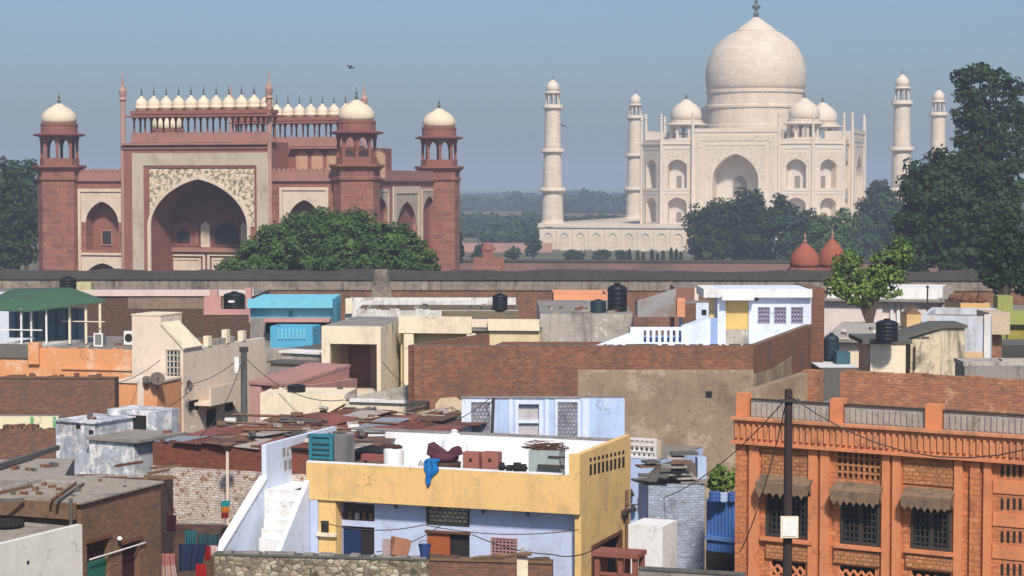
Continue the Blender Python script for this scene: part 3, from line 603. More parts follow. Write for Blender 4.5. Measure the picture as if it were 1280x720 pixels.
gw.b("wall", MB().box(0, gw.W, 0, 1.0, 0, gw.on(800,328)[1]), plaster("garden_wall", (.22,.13,.11), (.1,.08,.07), .7, .1)); gw.b("coping", MB().box(0, gw.W, -.15, 1.15, gw.on(800,328)[1]+.003, gw.on(800,325)[1]), stone_d)
fw = H("river_wall", "distant pinkish wall between the gate and the white plinth", "wall", 560, 560, 690, 560, py=305); fw.b("wall", MB().box(0, fw.W, 0, 2, 0, fw.on(620,304)[1]), plaster("pink_wall", (.42,.24,.2), (.2,.13,.11), .5, .1))
hut = H("stone_hut", "small stepped red sandstone building just above the wall right of the gate", "hut", 592, 300, 630, 300, py=325)
hut.b("wall", MB().box(0, hut.W, 0, 5, 0, hut.on(610,323)[1]), red); a = hut.r(603,309,617,322); hut.b("turret", MB().box(a[0],a[1],1,2.8,a[2]-.3,a[3]-.5), red2); hut.b("roof", MB().lathe([(1.1,a[3]-.5),(1.1,a[3]-.3),(.7,a[3]+.3),(.1,a[3]+.7)], (a[0]+a[1])/2, 1.9, 10), red2)
rd = plaster("red_dome", (.31,.095,.06), (.2,.07,.05), .5, .8)
for k, (px, Yk, top, hw) in enumerate(((1006,186,303.5,19),(1040,192,298.5,18))):
    p = at(px, 334, Yk); s = Yk / F; zb = p.z; hd = (334-top)*s; r = hw*s
    t = T("kiosk", ("left one of two small red domes above the long wall, below dark trees", "right one of two small red domes, touching the bright green tree")[k], "kiosk", (p.x, p.y, 0), GR, "red domed kiosks behind the wall")
    MB().lathe([(r*.9,0),(r*.9,zb-.4),(r*1.15,zb-.3),(r*1.15,zb-.1),(r*.98,zb)], 0,0,8).build("base", red2, t)
    d = MB().lathe([(r*.96,zb),(r,zb+hd*.15),(r*.97,zb+hd*.35),(r*.84,zb+hd*.55),(r*.58,zb+hd*.75),(r*.3,zb+hd*.9),(r*.1,zb+hd)], 0,0,28).build("dome", rd, t, True)
    MB().lathe([(r*.1,zb+hd-.02),(r*.16,zb+hd+.15),(r*.05,zb+hd+.3),(r*.1,zb+hd+.5),(r*.02,zb+hd+.9)], 0,0,8).build("finial", redband, d)
bird_m = flat("bird", (.05,.045,.04))
for px, py, Yk, lab, w in ((438,84,230,"tiny dark bird in the sky above the gate",.6),(704,157,420,"dark bird gliding beside the tall left minaret",1.3)):
    p = at(px, py, Yk); b = MB().lathe([(.02,-.25),(.09,-.15),(.11,0),(.07,.15),(.03,.3)], 0, 0, 8)
    for s in (-1,1): b.slab([(0,.06),(s*w*.5,.16),(s*w,.02),(s*w*.55,.0),(0,-.08)], -.015, .015)
    o = b.build("bird", bird_m); o.location = p; o.rotation_euler = (.5,.3,.7); tag(o, lab, "bird")
# ------------------------------------------------------------------ town: shared pieces
concrete = plaster("concrete", (.28,.26,.235), (.09,.085,.08), .75, .5); roofm = plaster("roof_cement", (.24,.22,.20), (.10,.09,.085), .7, .4); slabd = plaster("slab_dark", (.12,.115,.105), (.05,.05,.045), .6, .6)
tankm = flat("tank_plastic", (.012,.014,.018), .45, .3); tankb = flat("tank_blue_black", (.02,.035,.05), .5, .3); dark = flat("dark_room", (.022,.02,.02), .9); iron = flat("iron", (.05,.045,.04), .6); rustm = flat("rust", (.16,.07,.04), .8, .6)
glass = flat("window_glass", (.03,.035,.04), .15, .2); wood = plaster("timber", (.20,.12,.075), (.08,.05,.035), .6, 2); whitem = plaster("white_wash", (.78,.78,.77), (.42,.40,.37), .5, .6, .9, .5)
creamw = plaster("cream_wall", (.80,.70,.53), (.30,.24,.17), .35, .5, .9, .6); creamp = plaster("cream_pink", (.74,.63,.52), (.40,.31,.25), .35, .4); greyp = plaster("grey_plaster", (.42,.39,.35), (.14,.13,.12), .75, .5, .9, .8, (.62,.60,.56), .58)
bwhite = plaster("blue_white", (.66,.74,.88), (.36,.40,.47), .35, .7); lblue = plaster("light_blue", (.46,.58,.83), (.26,.30,.38), .45, .7, .9, .7, (.55,.60,.68), .6)
b_brown = brick("brick_brown", (.25,.115,.078), (.16,.075,.055), (.20,.14,.105), .26, .10, .015, .8); b_dark = brick("brick_dark", (.15,.075,.055), (.11,.06,.045), (.13,.09,.07), .25, .09, .012, .6)
def pane(h, par, hole, v, bars=(2,3), frame_m=None, bar=.05, fr_=.07, glass_m=None):
    a, b, c, d = hole; f = MB()
    f.frame(a, b, c, d, fr_, v+.12, .08)
    for k in range(1, bars[0]): x = a+(b-a)*k/bars[0]; f.box(x-bar/2, x+bar/2, v+.06, v+.11, c+fr_, d-fr_)
    for k in range(1, bars[1]): z = c+(d-c)*k/bars[1]; f.box(a+fr_, b-fr_, v+.06, v+.108, z-bar/2, z+bar/2)
    w = h.b("window", f, frame_m or iron, par)
    h.b("pane", MB().box(a, b, v+.14, v+.2, c, d), glass_m or glass, w); return w
class House(H):
    """front wall with openings, solid block behind, roof and parapets"""
    def __init__(s, name, label, pA, YA, pB, YB, depth, ytop, mat, holes=(), par=.0, cat="house", group=None, roof=None, side=None, zb=0, cop=None, py=450):
        super().__init__(name, label, cat, pA, YA, pB, YB, group=group, py=py)
        s.D = depth; s.zt = s.on((pA+pB)/2, ytop)[1]; s.zr = s.zt - par; s.holes = [s.r(*h) for h in holes]
        s.wall = s.b("wall", MB().wall(0, s.W, zb, s.zt, 0, .25, s.holes), mat)
        s.block = s.b("side_wall", MB().box(0, s.W, .252, depth, zb, s.zr-.06), side or mat)
        s.roof = s.b("roof", MB().box(.002, s.W-.002, .254, depth-.002, s.zr-.058, s.zr), roof or roofm)
        if par > .2:
            for (a, b, c, d) in ((0, .2, .252, depth), (s.W-.2, s.W, .252, depth), (.202, s.W-.202, depth-.2, depth)): s.b("parapet", MB().box(a, b, c, d, s.zr+.002, s.zt-.002), side or mat)
        if cop: s.b("coping", MB().box(-.06, s.W+.06, -.06, .32, s.zt+.002, s.zt+.09), cop)
def tank(px, pyb, z, hw, hpx, label, mat=None, group="black rooftop water tanks", n=0):
    p = atz(px, pyb, z); s = p.y/F; r, h = hw*s, hpx*s
    t = T("water_tank", label, "water tank", (p.x, p.y + r*.6, z), 0, group); mat = mat or tankm
    pr = [(r*.96,0)]; k = 5
    for i in range(k): a = h*.86*i/k; b = h*.86*(i+1)/k; pr += [(r*.975,a+.02),(r,a+.05),(r,b-.04),(r*.975,b-.01)]
    pr += [(r*.9,h*.9),(r*.55,h*.97),(r*.3,h*.98)]
    MB().lathe(pr, 0,0,24).build("tank_body", mat, t, False); MB().lathe([(r*.32,h*.97),(r*.32,h*1.03),(r*.28,h*1.05),(.02,h*1.06)], 0,0,16).build("lid", mat, t); return t
def cable(label, pts, r=.018, sag=.4, group="slack cables strung between the houses", mat=None):
    P = [at(*p) for p in pts]; L = []
    for a, b in zip(P, P[1:]):
        for k in range(9):
            t = k/8; q = a.lerp(b, t); q.z -= sag*4*t*(1-t); L.append(q)
    c = P[0].copy(); o = MB().tube([q - c for q in L], r, 5).build("cable", mat or iron); o.location = c; tag(o, label, "cable", group)
# ------------------------------------------------------------------ rows of houses just before the long wall
a1 = House("brick_house", "dark brick house with a long white roof edge, under the wall at left", 75, 142, 318, 142, 9, 370, b_dark, (), 0, side=b_dark)
a1.b("roof_edge", MB().box(0, a1.W, -.15, .5, a1.zt+.003, a1.on(200,362.5)[1]), plaster("pale_edge", (.66,.55,.50), (.4,.32,.28), .4, .4))
a1.b("plaster_band", MB().box(a1.on(160,380)[0], a1.W*.98, -.03, -.002, a1.on(200,386)[1], a1.zt-.05), plaster("grimy_band", (.26,.19,.145), (.12,.09,.07), .7, .5))
tank(83.5, 366.5, a1.zt+.45, 10.5, 20, "black tank on the brick house's roof, farthest left of all tanks")
a = a1.r(96, 353, 114, 363, 2); tb = MB().box(a[0], a[1], 2, 3, a1.zt, a[3]); tb.build("rooftop_box", plaster("lime_box", (.5,.47,.25), (.2,.2,.1), .4, 1), a1.e)
w0 = House("pavilion_house", "house with a pale blue roof edge behind the green canopy at left edge", -20, 136, 68, 136, 5, 365, plaster("pale_blue_edge", (.6,.66,.74), (.3,.32,.35), .4, .5))
# orange peeling house carrying the deck and the green canopy
peel = plaster("peeling_orange", (.72,.33,.15), (.50,.25,.13), .6, .5, .9, .4, (.72,.45,.30), .55)
oh = House("orange_house", "peeling orange house with a deck and green canopy on its roof at left", -20, 116, 170, 114, 11, 436, peel, (), .12, roof=roofm)
a = oh.r(-20, 430, 36, 447, -.12); oh.b("railing_panel", MB().box(0, a[1], -.12, -.004, a[2], a[3]), sheet("grey_corrugated", (.17,.16,.14), None, .2, .8))
a = oh.r(37, 428, 50, 446); oh.b("pier", MB().box(a[0], a[1], -.2, .3, a[2]-.4, a[3]), peel)
a = oh.r(78, 446, 165, 449, 0); oh.b("ledge", MB().box(a[0], a[1], -.1, -.002, a[2]-.6, a[2]-.5), peel)
u0, u1 = oh.up(-20, 428, oh.zt)[0], oh.up(62, 428, oh.zt)[0]
oh.b("deck", MB().box(0, oh.W*.34, .3, 8, oh.zr+.003, oh.zr+.16), plaster("pale_deck", (.6,.58,.54), (.3,.28,.26), .5, .5))
cp = T("canopy", "dark green tarpaulin canopy on thin white posts over a roof deck", "canopy", oh.world(3, 4, oh.zr+.16), oh.rot)
gz1 = at(60, 388, 118).z - (oh.zr+.16)
kx = 118/F
def cu(px): return (px - (640 + (oh.world(3,4,0).x)*F/120)) * 120/F
gm = MB(); gs = [(cu(-20),-2.2,gz1+.0),(cu(60),-2.2,gz1-.05),(cu(128),1.2,gz1+.38),(cu(60),3.2,gz1+1.0),(cu(-20),3.2,gz1+.9)]
top = [(p[0],p[1],p[2]+.08) for p in gs]; mid = (cu(40), .3, gz1+.82)
for k in range(5): gm.face(gs[k], gs[(k+1)%5], mid); gm.face(gs[k], gs[(k+1)%5], top[(k+1)%5], top[k]); gm.face(top[k], top[(k+1)%5], (mid[0],mid[1],mid[2]+.1))
gm.build("tarpaulin", plaster("green_tarp", (.055,.12,.075), (.04,.07,.05), .7, .5), cp)
for px, v in ((14,-2),(46,-2),(55,-1.6),(71,-1.2)): MB().box(cu(px)-.045, cu(px)+.045, v-.04, v+.04, 0, gz1+.12).build("post", whitem, cp)
for px, v in ((88,.2),(106,.6),(121,1.0)): MB().box(cu(px)-.06, cu(px)+.06, v-.05, v+.05, -.1, gz1+.3).build("post", creamw, cp)
MB().box(cu(-20), cu(82), 2.6, 2.75, 0, gz1-.1).build("back_screen", plaster("blue_screen", (.22,.30,.38), (.10,.15,.2), .7, .5), cp)
for k in range(7): MB().box(cu(-10+k*14)-.05, cu(-10+k*14)+.05, 2.5, 2.59, 0, gz1-.15).build("mullion", plaster("blue_post", (.08,.16,.24), (.05,.08,.1), .4, 1), cp)
MB().box(cu(-20), cu(74), -2.1, -2.04, .8, .86).build("rail", whitem, cp); MB().box(cu(74), cu(132), .5, .55, 1.15, 1.2).build("rail", creamw, cp)
ck = oh.world(*oh.up(123, 433, oh.zr), oh.zr); t = T("cooler_box", "small grey cooler in a white frame on the orange house's roof", "cooler", ck, oh.rot)
MB().box(-.25,.25,0,.5,0,.72).build("body", plaster("cooler_grey", (.2,.2,.19), (.1,.1,.1), .4, 2), t); MB().frame(-.28,.28,0,.76,.08,0,.03).build("frame", whitem, t)
# air conditioner
ac = T("air_conditioner", "white air conditioner unit with a round fan beside the cream house", "air conditioner", atz(161, 432, oh.zr), oh.rot)
MB().box(-.3,.3,0,.35,.05,.82).build("casing", whitem, ac); MB(lambda a,b,c: (a, -c, b+.45)).lathe([(.24,.0),(.24,.03),(.05,.04)], 0,0,16).build("fan", dark, ac); MB().box(-.26,-.18,.05,.3,0,.05).build("foot", iron, ac); MB().box(.18,.26,.05,.3,0,.05).build("foot", iron, ac)
# pink roof house with the toppled tank
pinkm = plaster("rose_plaster", (.55,.29,.27), (.3,.17,.15), .5, .5)
pk = House("pink_house", "brick house with rose plastered stub walls and a black tank on its roof", 255, 137, 327, 137, 6, 387, b_dark, (), 0)
for x0, y0, x1, v0 in ((255,371,276,0.3),(262,363,272,1.2),(307,360,314,1.2)): a = pk.r(x0, y0, x1, 387, v0); pk.b("stub_wall", MB().box(a[0], a[1], v0, v0+.5, pk.zr+.003, a[3]), pinkm)
pk.b('roof_band', MB().box(0, pk.W, -.05, -.003, pk.zt-.35, pk.zt+.03), pinkm); a = pk.r(311, 386, 327, 404, -.1); pk.b('plaster_corner', MB().box(a[0], a[1], -.1, -.052, a[2], a[3]), pinkm)
tank(292, 386.5, pk.zt, 13.5, 21, "squat black tank on the rose house's roof, a white label on it").name
tk_ = bpy.data.objects[[o.name for o in bpy.data.objects if o.name.startswith('water_tank') and o.get('label','').startswith('squat black tank')][0]]
MB().box(-.3,.1,-.76,-.70,.45,.6).build('sticker', whitem, tk_)
# turquoise house
turq = plaster("turquoise", (.18,.55,.70), (.12,.36,.46), .35, .6); turq2 = plaster("turquoise_deep", (.10,.40,.60), (.08,.28,.4), .35, .8)
tq = House("turquoise_house", "bright turquoise house with a flat two tier front below the brick wall", 313, 133, 415, 133, 7, 375, turq, ((361,388,366,396),), 0, roof=turq)
a = tq.r(313, 374, 413, 385, -.5); tq.b("fascia", MB().box(-.1, tq.W+.1, -.6, -.002, a[2], a[3]), turq)
a = tq.r(313, 397, 415, 420, -.02); tq.b('lower_wall', MB().box(0, tq.W, -.03, -.002, 0, a[3]), concrete); a = tq.r(330, 399, 412, 405, -1.2); tq.b("shade", MB().box(a[0], a[1], -1.3, -.01, a[2]+.12, a[3]), pinkm); a = tq.r(332, 403, 406, 409, -.06); tq.b("dark_gap", MB().box(a[0], a[1], -.06, -.005, a[2]-.4, a[3]), dark)
bl = House("turquoise_balcony_house", "low turquoise balcony front with balusters, below the flat turquoise house", 338, 126, 391, 125.6, 2, 408, turq2, (), .3, roof=roofm)
for k in range(8): a = bl.r(347+k*4.6, 411, 349.4+k*4.6, 424, -.05); bl.b("baluster", MB().box(a[0], a[1], -.07, -.003, a[2], a[3]), turq)
# white long house behind the cream one
wl = House("long_white_house", "long low house with two stained white parapets in front of the wall", 432, 137, 645, 137, 4.5, 376.5, plaster("stained_white", (.70,.69,.66), (.25,.23,.21), .8, .7, .9, .8), (), .55)
w2 = House("stained_white_house", "house with a short white parapet and mossy roof before the long white house", 445, 130, 648, 130, 6.0, 388, plaster("stained_white2", (.66,.65,.62), (.28,.26,.22), .8, .8), (), .0, roof=plaster("mossy", (.15,.125,.08), (.08,.08,.05), .6, .5))
a = w2.r(552, 388, 648, 398, -.03); w2.b("stain_panel", MB().box(a[0], w2.W, -.04, -.002, a[2], w2.zt-.02), plaster("mossy2", (.19,.155,.10), (.10,.09,.06), .6, .7))
a = wl.r(433, 373, 440, 392, -.2); wl.b("pillar", MB().box(a[0]-.05, a[1], -.3, -.01, a[2], a[3]), creamw)
tank(625, 388, w2.zt, 9.6, 20.5, "black tank on the mossy roof, directly behind the cream balcony")
# salmon roofs
salm = plaster("salmon", (.68,.31,.17), (.45,.22,.13), .4, .5)
sm = House("salmon_house", "low salmon plastered house below the long wall, left of the tall tank", 692, 140, 762, 140, 6, 368, salm, (), .5)
a = sm.r(683, 380, 746, 391, -.6); sm.b("front_ledge", MB().box(a[0], a[1], -1.2, -.01, a[2]-1, a[3]), plaster("salmon_pale", (.70,.42,.28), (.4,.25,.18), .4, .6))
gp = House("grey_plaster_house", "house of stained grey plaster with white patches, behind the big brick wall", 675, 118, 792, 118, 14, 392.5, greyp, (), 0, roof=concrete)
tank(748, 391, gp.zt, 10, 16, "low blue black tank standing left against the tallest tank", tankb)
tank(772, 389.5, gp.zt, 12.3, 34, "tallest black tank in the middle, on the grey plaster house")
tn = T("tin_leanto", "sloping grey corrugated tin lean-to beside the tallest tank", "lean-to", atz(797, 396, gp.zt), 0)
tk = tn.location.y/F; tw_ = 48*tk; h0, h1 = 20*tk, 36*tk
MB().slab([(0,0),(tw_,0),(tw_,h1),(0,h0)], 0, .08).build("tin_sheet", sheet("tin_grey", (.34,.34,.34), (.25,.2,.17), .15, .6), tn); MB().box(tw_+.05, tw_+.5, -.1, .5, 0, 23*tk).build("pier", salm, tn)
MB().prism([(0,0.09),(tw_,.09),(tw_,2.5),(0,2.5)], 0, [h0*.98,h1*.98,h1*.8,h0*.8]).build("shed_block", greyp, tn)
bh = House("brick_hut", "small red brown rendered hut between the tin lean-to and the white house", 843, 139, 873, 139, 4, 359, plaster("red_render", (.26,.13,.10), (.15,.08,.06), .4, .6)); a = bh.r(868,359,873,385,-.05); bh.b("pilaster", MB().box(a[0],a[1],-.1,-.005,a[2],bh.zt), creamp)
# ------------------------------------------------------------------ right rows
pinkw = plaster("pale_pink", (.72,.62,.60), (.42,.36,.34), .4, .5)
pp = House("pale_pink_house", "long pale pink house with a white upper band behind the bright green tree", 1030, 143, 1192, 141, 6, 374, pinkw, ((1103,381,1127,403),(1150,380,1176,386)), 0)
a = pp.r(1030, 359, 1180, 373, .8); pp.b("upper_band", MB().box(.1, a[1], .8, 5.5, pp.zr+.003, a[3]), whitem); pp.b("eave", MB().box(-.2, pp.W*.93, -.5, -.003, pp.zt-.15, pp.zt), concrete)
a = pp.r(1178, 358, 1192, 403, -.3); pp.b("pillar", MB().box(a[0], a[1], -.35, -.003, 0, a[3]), greyp)
for x in (1113, 1121): a = pp.r(x, 381, x+4, 403, .1); pp.b("column", MB().box(a[0], a[1], .05, .2, pp.holes[0][2], pp.holes[0][3]), whitem)
fl_ = House("flat_roofed_house", "house with a broad bare grey roof right of the brick house", 1028, 121, 1215, 119, 14.5, 424, creamw, (), 0, roof=plaster("pale_roof", (.42,.385,.35), (.25,.23,.2), .5, .3)); 
fl_.b("ledge", MB().box(0, fl_.W, -.5, -.003, fl_.zt-.2, fl_.zt-.02), concrete)
cb1 = House("cream_block", "square cream rooftop block with a dark slab and a big black tank on top", 1088, 104.5, 1132, 104.5, 3.5, 430, creamw, (), 0)
sl_ = cb1.r(1078, 421, 1140, 429, -.05); cb1.b("slab", MB().box(sl_[0], sl_[1], -.08, 4.2, cb1.zt+.003, cb1.zt+.22), slabd)
tank(1110, 427, cb1.zt+.22, 14, 27, "big black tank on the cream block, near the bright green tree")
mould = plaster("mouldy_cream", (.64,.55,.40), (.06,.055,.05), .95, .9, .9, 1.0)
cb2 = House("mouldy_block", "cream block black with mould and a sloping top, right of the tank's block", 1138, 107, 1206, 107, 4, 427, mould, (), 0, roof=slabd)
a = cb2.on(1160, 427)[0]; b_ = cb2.on(1181, 408)[0]; zt_ = cb2.on(1190, 410)[1]
cb2.b("stair_head", MB().slab([(a-1.2, cb2.zt+.002),(cb2.W+.0, cb2.zt+.002),(cb2.W, zt_),(b_, zt_)], .05, 3.0), mould); cb2.b("slab", MB().slab([(a-1.5, cb2.zt+.05),(b_-.1, zt_+.003),(cb2.W+.1, zt_+.003),(cb2.W+.1, zt_+.16),(b_-.2, zt_+.16),(a-1.6, cb2.zt+.22)], -.1, 3.2), slabd)
a = cb2.r(1140, 433, 1146, 462, -.1); cb2.b("pipe", MB().tube([((a[0]+a[1])/2,-.12,a[2]),((a[0]+a[1])/2,-.12,a[3])], .06, 6), iron)
bw_ = House("blue_white_house", "peeling blue white house behind the mouldy cream block at right", 1152, 116, 1238, 115, 8, 395, plaster("peeling_blue_white", (.58,.62,.70), (.30,.28,.27), .6, .6, .9, .8, (.62,.52,.42), .62), (), .4)
a = bw_.r(1230, 393, 1238, 455, -.15); bw_.b("pillar", MB().box(a[0], a[1], -.15, -.003, 0, a[3]), whitem); bw_.b("base_band", MB().box(bw_.on(1205,440)[0], bw_.on(1230,440)[0], -.05, -.003, 0, bw_.on(1215,440)[1]), plaster("peach_base", (.7,.47,.28), (.4,.3,.2), .4, .6))
tbx = House("balcony_house", "brick pier house carrying a tan balcony box, at the right", 1238, 117, 1252, 117, 5, 419, brick("brick_orange", (.36,.15,.08), (.28,.12,.07), (.3,.2,.14), .25, .09, .012, .4))
a = tbx.r(1236, 391, 1262, 418, -.6); tbx.b("balcony", MB().box(a[0], a[1], -.7, 2.5, a[2], a[3]), plaster("tan", (.52,.42,.31), (.3,.24,.18), .5, .6))
ym = House("ochre_house", "low ochre house with a heap of red rubble on its roof", 1200, 134, 1237, 134, 5, 379, plaster("ochre", (.62,.40,.17), (.4,.25,.12), .4, .6))
rb = MB()
for k in range(26): x = R.uniform(-.1, ym.W); y = R.uniform(.2,3); s = R.uniform(.15,.4); rb.lathe([(s*.8,ym.zr),(s,ym.zr+s*.5),(s*.4,ym.zr+s*R.uniform(.8,1.6))], x, y, 5, R.random())
hp = rb.build("rubble", rustm, ym.e)
yb = House("little_ochre_block", "tiny ochre rooftop block with a peaked cap near the thin black pole", 1133, 128, 1151, 128, 2, 393, plaster("ochre2", (.62,.42,.2), (.4,.27,.14), .4, .8)); yb.b("cap", MB().slab([(-.05,yb.zt),(yb.W+.05,yb.zt),(yb.W*.5,yb.zt+.45)], 0, 1.6), wood)
gy = House("lime_house", "lime green house at the right edge below the corner tree", 1248, 138, 1320, 138, 6, 388, plaster("lime", (.30,.33,.10), (.18,.19,.07), .5, .5), ((1262,406,1300,420),), 0); a = gy.r(1247,370,1266,388,.3); gy.b("pillar", MB().box(a[0],a[1],.3,1.5,gy.zr+.003,a[3]), plaster("lime", None)); gy.b("ledge", MB().box(-.2, gy.W, -.6, -.003, gy.on(1270,405)[1], gy.on(1270,400)[1]), plaster("lime", None))
gy.b("lower_wall", MB().box(gy.on(1258,424)[0], gy.W, -.3, -.003, 0, gy.on(1270,408)[1]-.25), plaster("olive", (.30,.26,.05), (.18,.15,.04), .5, .6))
dk = House("dark_shed", "dark shed at the right edge below the lime house", 1250, 122, 1320, 122, 5, 432, plaster("near_black", (.06,.055,.05), (.03,.03,.03), .6, .6), (), 0, roof=slabd)  # shed walls coloured near black all over
gs_ = House("slab_house", "low grey slab roof with broken edges at right, above the orange brick parapet", 1206, 100, 1300, 100, 2.2, 458, concrete, (), 0); a = gs_.r(1240, 441, 1262, 452, .4); gs_.b("slab", MB().box(a[0]-1.4, a[1], .3, 2.5, gs_.zr+.003, gs_.zr+.2), greyp); gs_.b("rubble_wall", MB().box(gs_.on(1255,450)[0], gs_.W, .4, 1.2, gs_.zr+.003, gs_.on(1270,450)[1]), greyp)
wr = House("white_roof_house", "small white edged roof with a dark tank, tucked right of the tall brick end", 1026, 100, 1074, 100, 3.2, 460, slabd, (), 0, roof=plaster("white_roof", (.66,.67,.69), (.4,.4,.4), .3, .5))
tank(1040, 452, wr.zt+.0, 9.5, 34, "dark slim tank right of the tall brick wall end", tankb)
wr.b("shed", MB().box(wr.on(1054,450)[0], wr.W-.1, 2.0, 3.1, wr.zr+.003, wr.zr+.6), plaster("teal_shed", (.05,.11,.14), (.04,.05,.06), .6, .6))
for px, y0, y1, Yk, lab in ((1159,360,404,124,"thin black pole standing in front of the pale pink house"),(1153,404,426,118.5,"short thin pole on the bare grey roof")):
    p0, p1 = at(px, y1, Yk), at(px, y0, Yk); t = T("pole", lab, "pole", (p0.x, p0.y, 0)); MB().tube([(0,0,0),(0,0,p1.z)], .05, 6).build("shaft", iron, t); MB().lathe([(.08,p1.z),(.1,p1.z+.08),(.02,p1.z+.16)],0,0,6).build("cap", iron, t)
# ------------------------------------------------------------------ middle rows
b_red = brick("brick_red", (.28,.10,.06), (.19,.07,.045), (.2,.13,.09), .28, .11, .016, .5)
b_main = brick("brick_main", (.34,.125,.073), (.20,.075,.048), (.25,.17,.12), .28, .11, .018, .95, (.10,.07,.055), (.33,.245,.175), .64, .45)
plast = plaster("brown_render", (.31,.235,.165), (.15,.105,.075), .85, .4, .95, .25, (.40,.32,.235), .53)
blueshade = plaster("powder_blue", (.30,.40,.66), (.2,.25,.4), .4, .6)
bb = H("brick_house", "big brick house with a brown rendered patch and a white room on its roof", "house", 517, 95, 942, 95, py=433)
zt = bb.on(700, 432)[1]; zr = bb.on(700, 432)[1] - 1.1
Ew = at(1014, 405, 109.4); Eu, Ev, _ = bb.loc(Ew); E2 = bb.on(1030, 405, Ev)[0]; zE = bb.on(1020, 361, Ev)[1]
bb.b("wall", MB().wall(0, bb.W, 0, zt, 0, .3), b_main)
a = bb.r(722, 462, 941, 600); bb.b("render_patch", MB().box(a[0], bb.W-.01, -.035, -.003, 0, a[3]), plast)
a = bb.r(882, 489, 890, 497); bb.b("vent", MB().box(a[0], a[1], -.05, -.038, a[2], a[3]), dark)
L, mp = face_map((bb.W, 0), (Eu, Ev)); bb.b("side_wall", MB(mp).wall(.01, L, 0, zt, .0, .3), b_main)
bb.b("render_patch", MB(mp).slab([(.01,0),(L*.75,0),(L*.62,zt-1.25),(L*.3,zt-1.45),(.01,zt-1.3)], -.03, -.003), plast)
La = atz(612, 417, zt); lu, lv, _ = bb.loc(La); L2, mp2 = face_map((0, .3), (lu, lv)); bb.b("parapet", MB(mp2).wall(0, L2, zr-2, zt-.01, 0, .3), b_red)
bb.b("roof", MB().prism([(.1,.31),(bb.W-.1,.31),(Eu-.3,Ev),(lu+.2,Ev)], zr-.2, zr), plaster("terrace_floor", (.6,.62,.66), (.35,.34,.33), .4, .5))
bb.b("block", MB().prism([(.35,.32),(bb.W-.35,.32),(Eu-.5,Ev+5),(lu+.6,Ev+5)], 0, zr-.21), b_red)
bb.b("end_wall", MB().box(Eu, E2, Ev, Ev+6, 0, zE), b_red)
rm = bb.on(897, 400, Ev)[0]; hd = bb.r(907, 376, 936, 431, Ev); hw_ = [bb.r(x, 384, x+15.5, 405, Ev) for x in (947, 967.5, 988.5)]
room = bb.b("rooftop_room", MB().wall(rm, Eu-.002, zr, zE-.02, Ev, .22, [hd]+hw_), bwhite)
bb.b("room_block", MB().box(rm, Eu-.002, Ev+.225, Ev+5, zr, zE-.05), bwhite, room)
a = bb.r(880, 361, 1014, 371, Ev-.5); bb.b("slab", MB().box(a[0], Eu-.003, Ev-.35, Ev-.003, bb.on(900,371.5,Ev)[1], zE).box(a[0], rm, Ev, Ev+4, bb.on(900,371.5,Ev)[1], zE), whitem, room)
dm = hd[2] + (hd[3]-hd[2])*.34
bb.b("door", MB().box(hd[0], hd[1], Ev+.12, Ev+.2, dm, hd[3]), plaster("straw_door", (.66,.46,.17), (.45,.31,.12), .4, 1.0), room); bb.b("door_base", MB().box(hd[0], hd[1], Ev+.1, Ev+.2, zr, dm-.01), greyp, room)
a = bb.r(901, 368.5, 941, 374.5, Ev); bb.b("sunshade", MB().slab([(a[0],a[2]),(a[1],a[2]),(a[1],a[3]),(a[0],a[3])], Ev-.6, Ev-.002), whitem, room)
mauve = flat("mauve_grille", (.30,.27,.38), .6, .3); mauve2 = flat("mauve_pane", (.38,.36,.46), .5, .4)
for h in hw_:
    f = MB().frame(*h, .06, Ev+.12, .08)
    for k in range(1,4): x = h[0]+(h[1]-h[0])*k/4; f.box(x-.025,x+.025,Ev+.05,Ev+.1,h[2]+.06,h[3]-.06); z = h[2]+(h[3]-h[2])*k/4; f.box(h[0]+.06,h[1]-.06,Ev+.05,Ev+.098,z-.025,z+.025)
    bb.b("window", f, mauve, room); bb.b("pane", MB().box(h[0],h[1],Ev+.14,Ev+.2,h[2],h[3]), mauve2, room)
a = bb.r(887, 371, 893, 398, Ev+.5); bb.b("column", MB().box(a[0],a[1],Ev+.6,Ev+.8,zr,a[3]), plaster("yellow_column", (.66,.5,.22), (.4,.3,.15), .3, 1))
a = bb.r(944-.0, 368, 947, 376, Ev); bb.b("lamp", MB().box(a[0],a[1],Ev-.15,Ev-.003,a[2],a[3]), iron)
vb = 9.0; hs = [bb.r(804.5+k*7.3, 413, 808+k*7.3, 428, vb) for k in range(7)]
a = bb.r(788, 409, 853, 440, vb); bb.b("balustrade", MB().wall(a[0], a[1], zr, a[3], vb, .25, hs), bwhite); bb.b("block", MB().box(a[0]+.05, a[1], vb+.8, vb+1.2, zr, a[3]-.5), blueshade)
p = [bb.on(853,409,vb), bb.on(888,397,vb), bb.on(888,440,vb), bb.on(853,440,vb)]; bb.b("stair_wall", MB().slab([(p[3][0],zr),(p[2][0],zr),p[1],p[0]], vb+.002, vb+1.2), bwhite)
p = bb.on(742,433,vb), bb.on(788,416,vb); bb.b("ramp_wall", MB().slab([(p[0][0],zr),(p[1][0],zr),(p[1][0],p[1][1]),(p[0][0],p[0][1])], vb, vb+.3), bwhite)
a = bb.r(880, 398, 897, 440, vb+2.5); bb.b("recess", MB().box(a[0],a[1],vb+2.5,vb+3,zr,a[3]), blueshade)
bs = House("blue_shed", "small pale blue block with a dark hole, left of the white rooftop room", 853, 124, 890, 124, 3, 379, bwhite, (), 0); a = bs.r(877,387,883,394,0); bs.b("vent", MB().box(a[0],a[1],-.02,-.002,a[2],a[3]), dark); a = bs.r(853,379,870,400,-.2); bs.b("side_patch", MB().box(a[0],a[1],-.2,-.003,0,a[3]), b_brown)
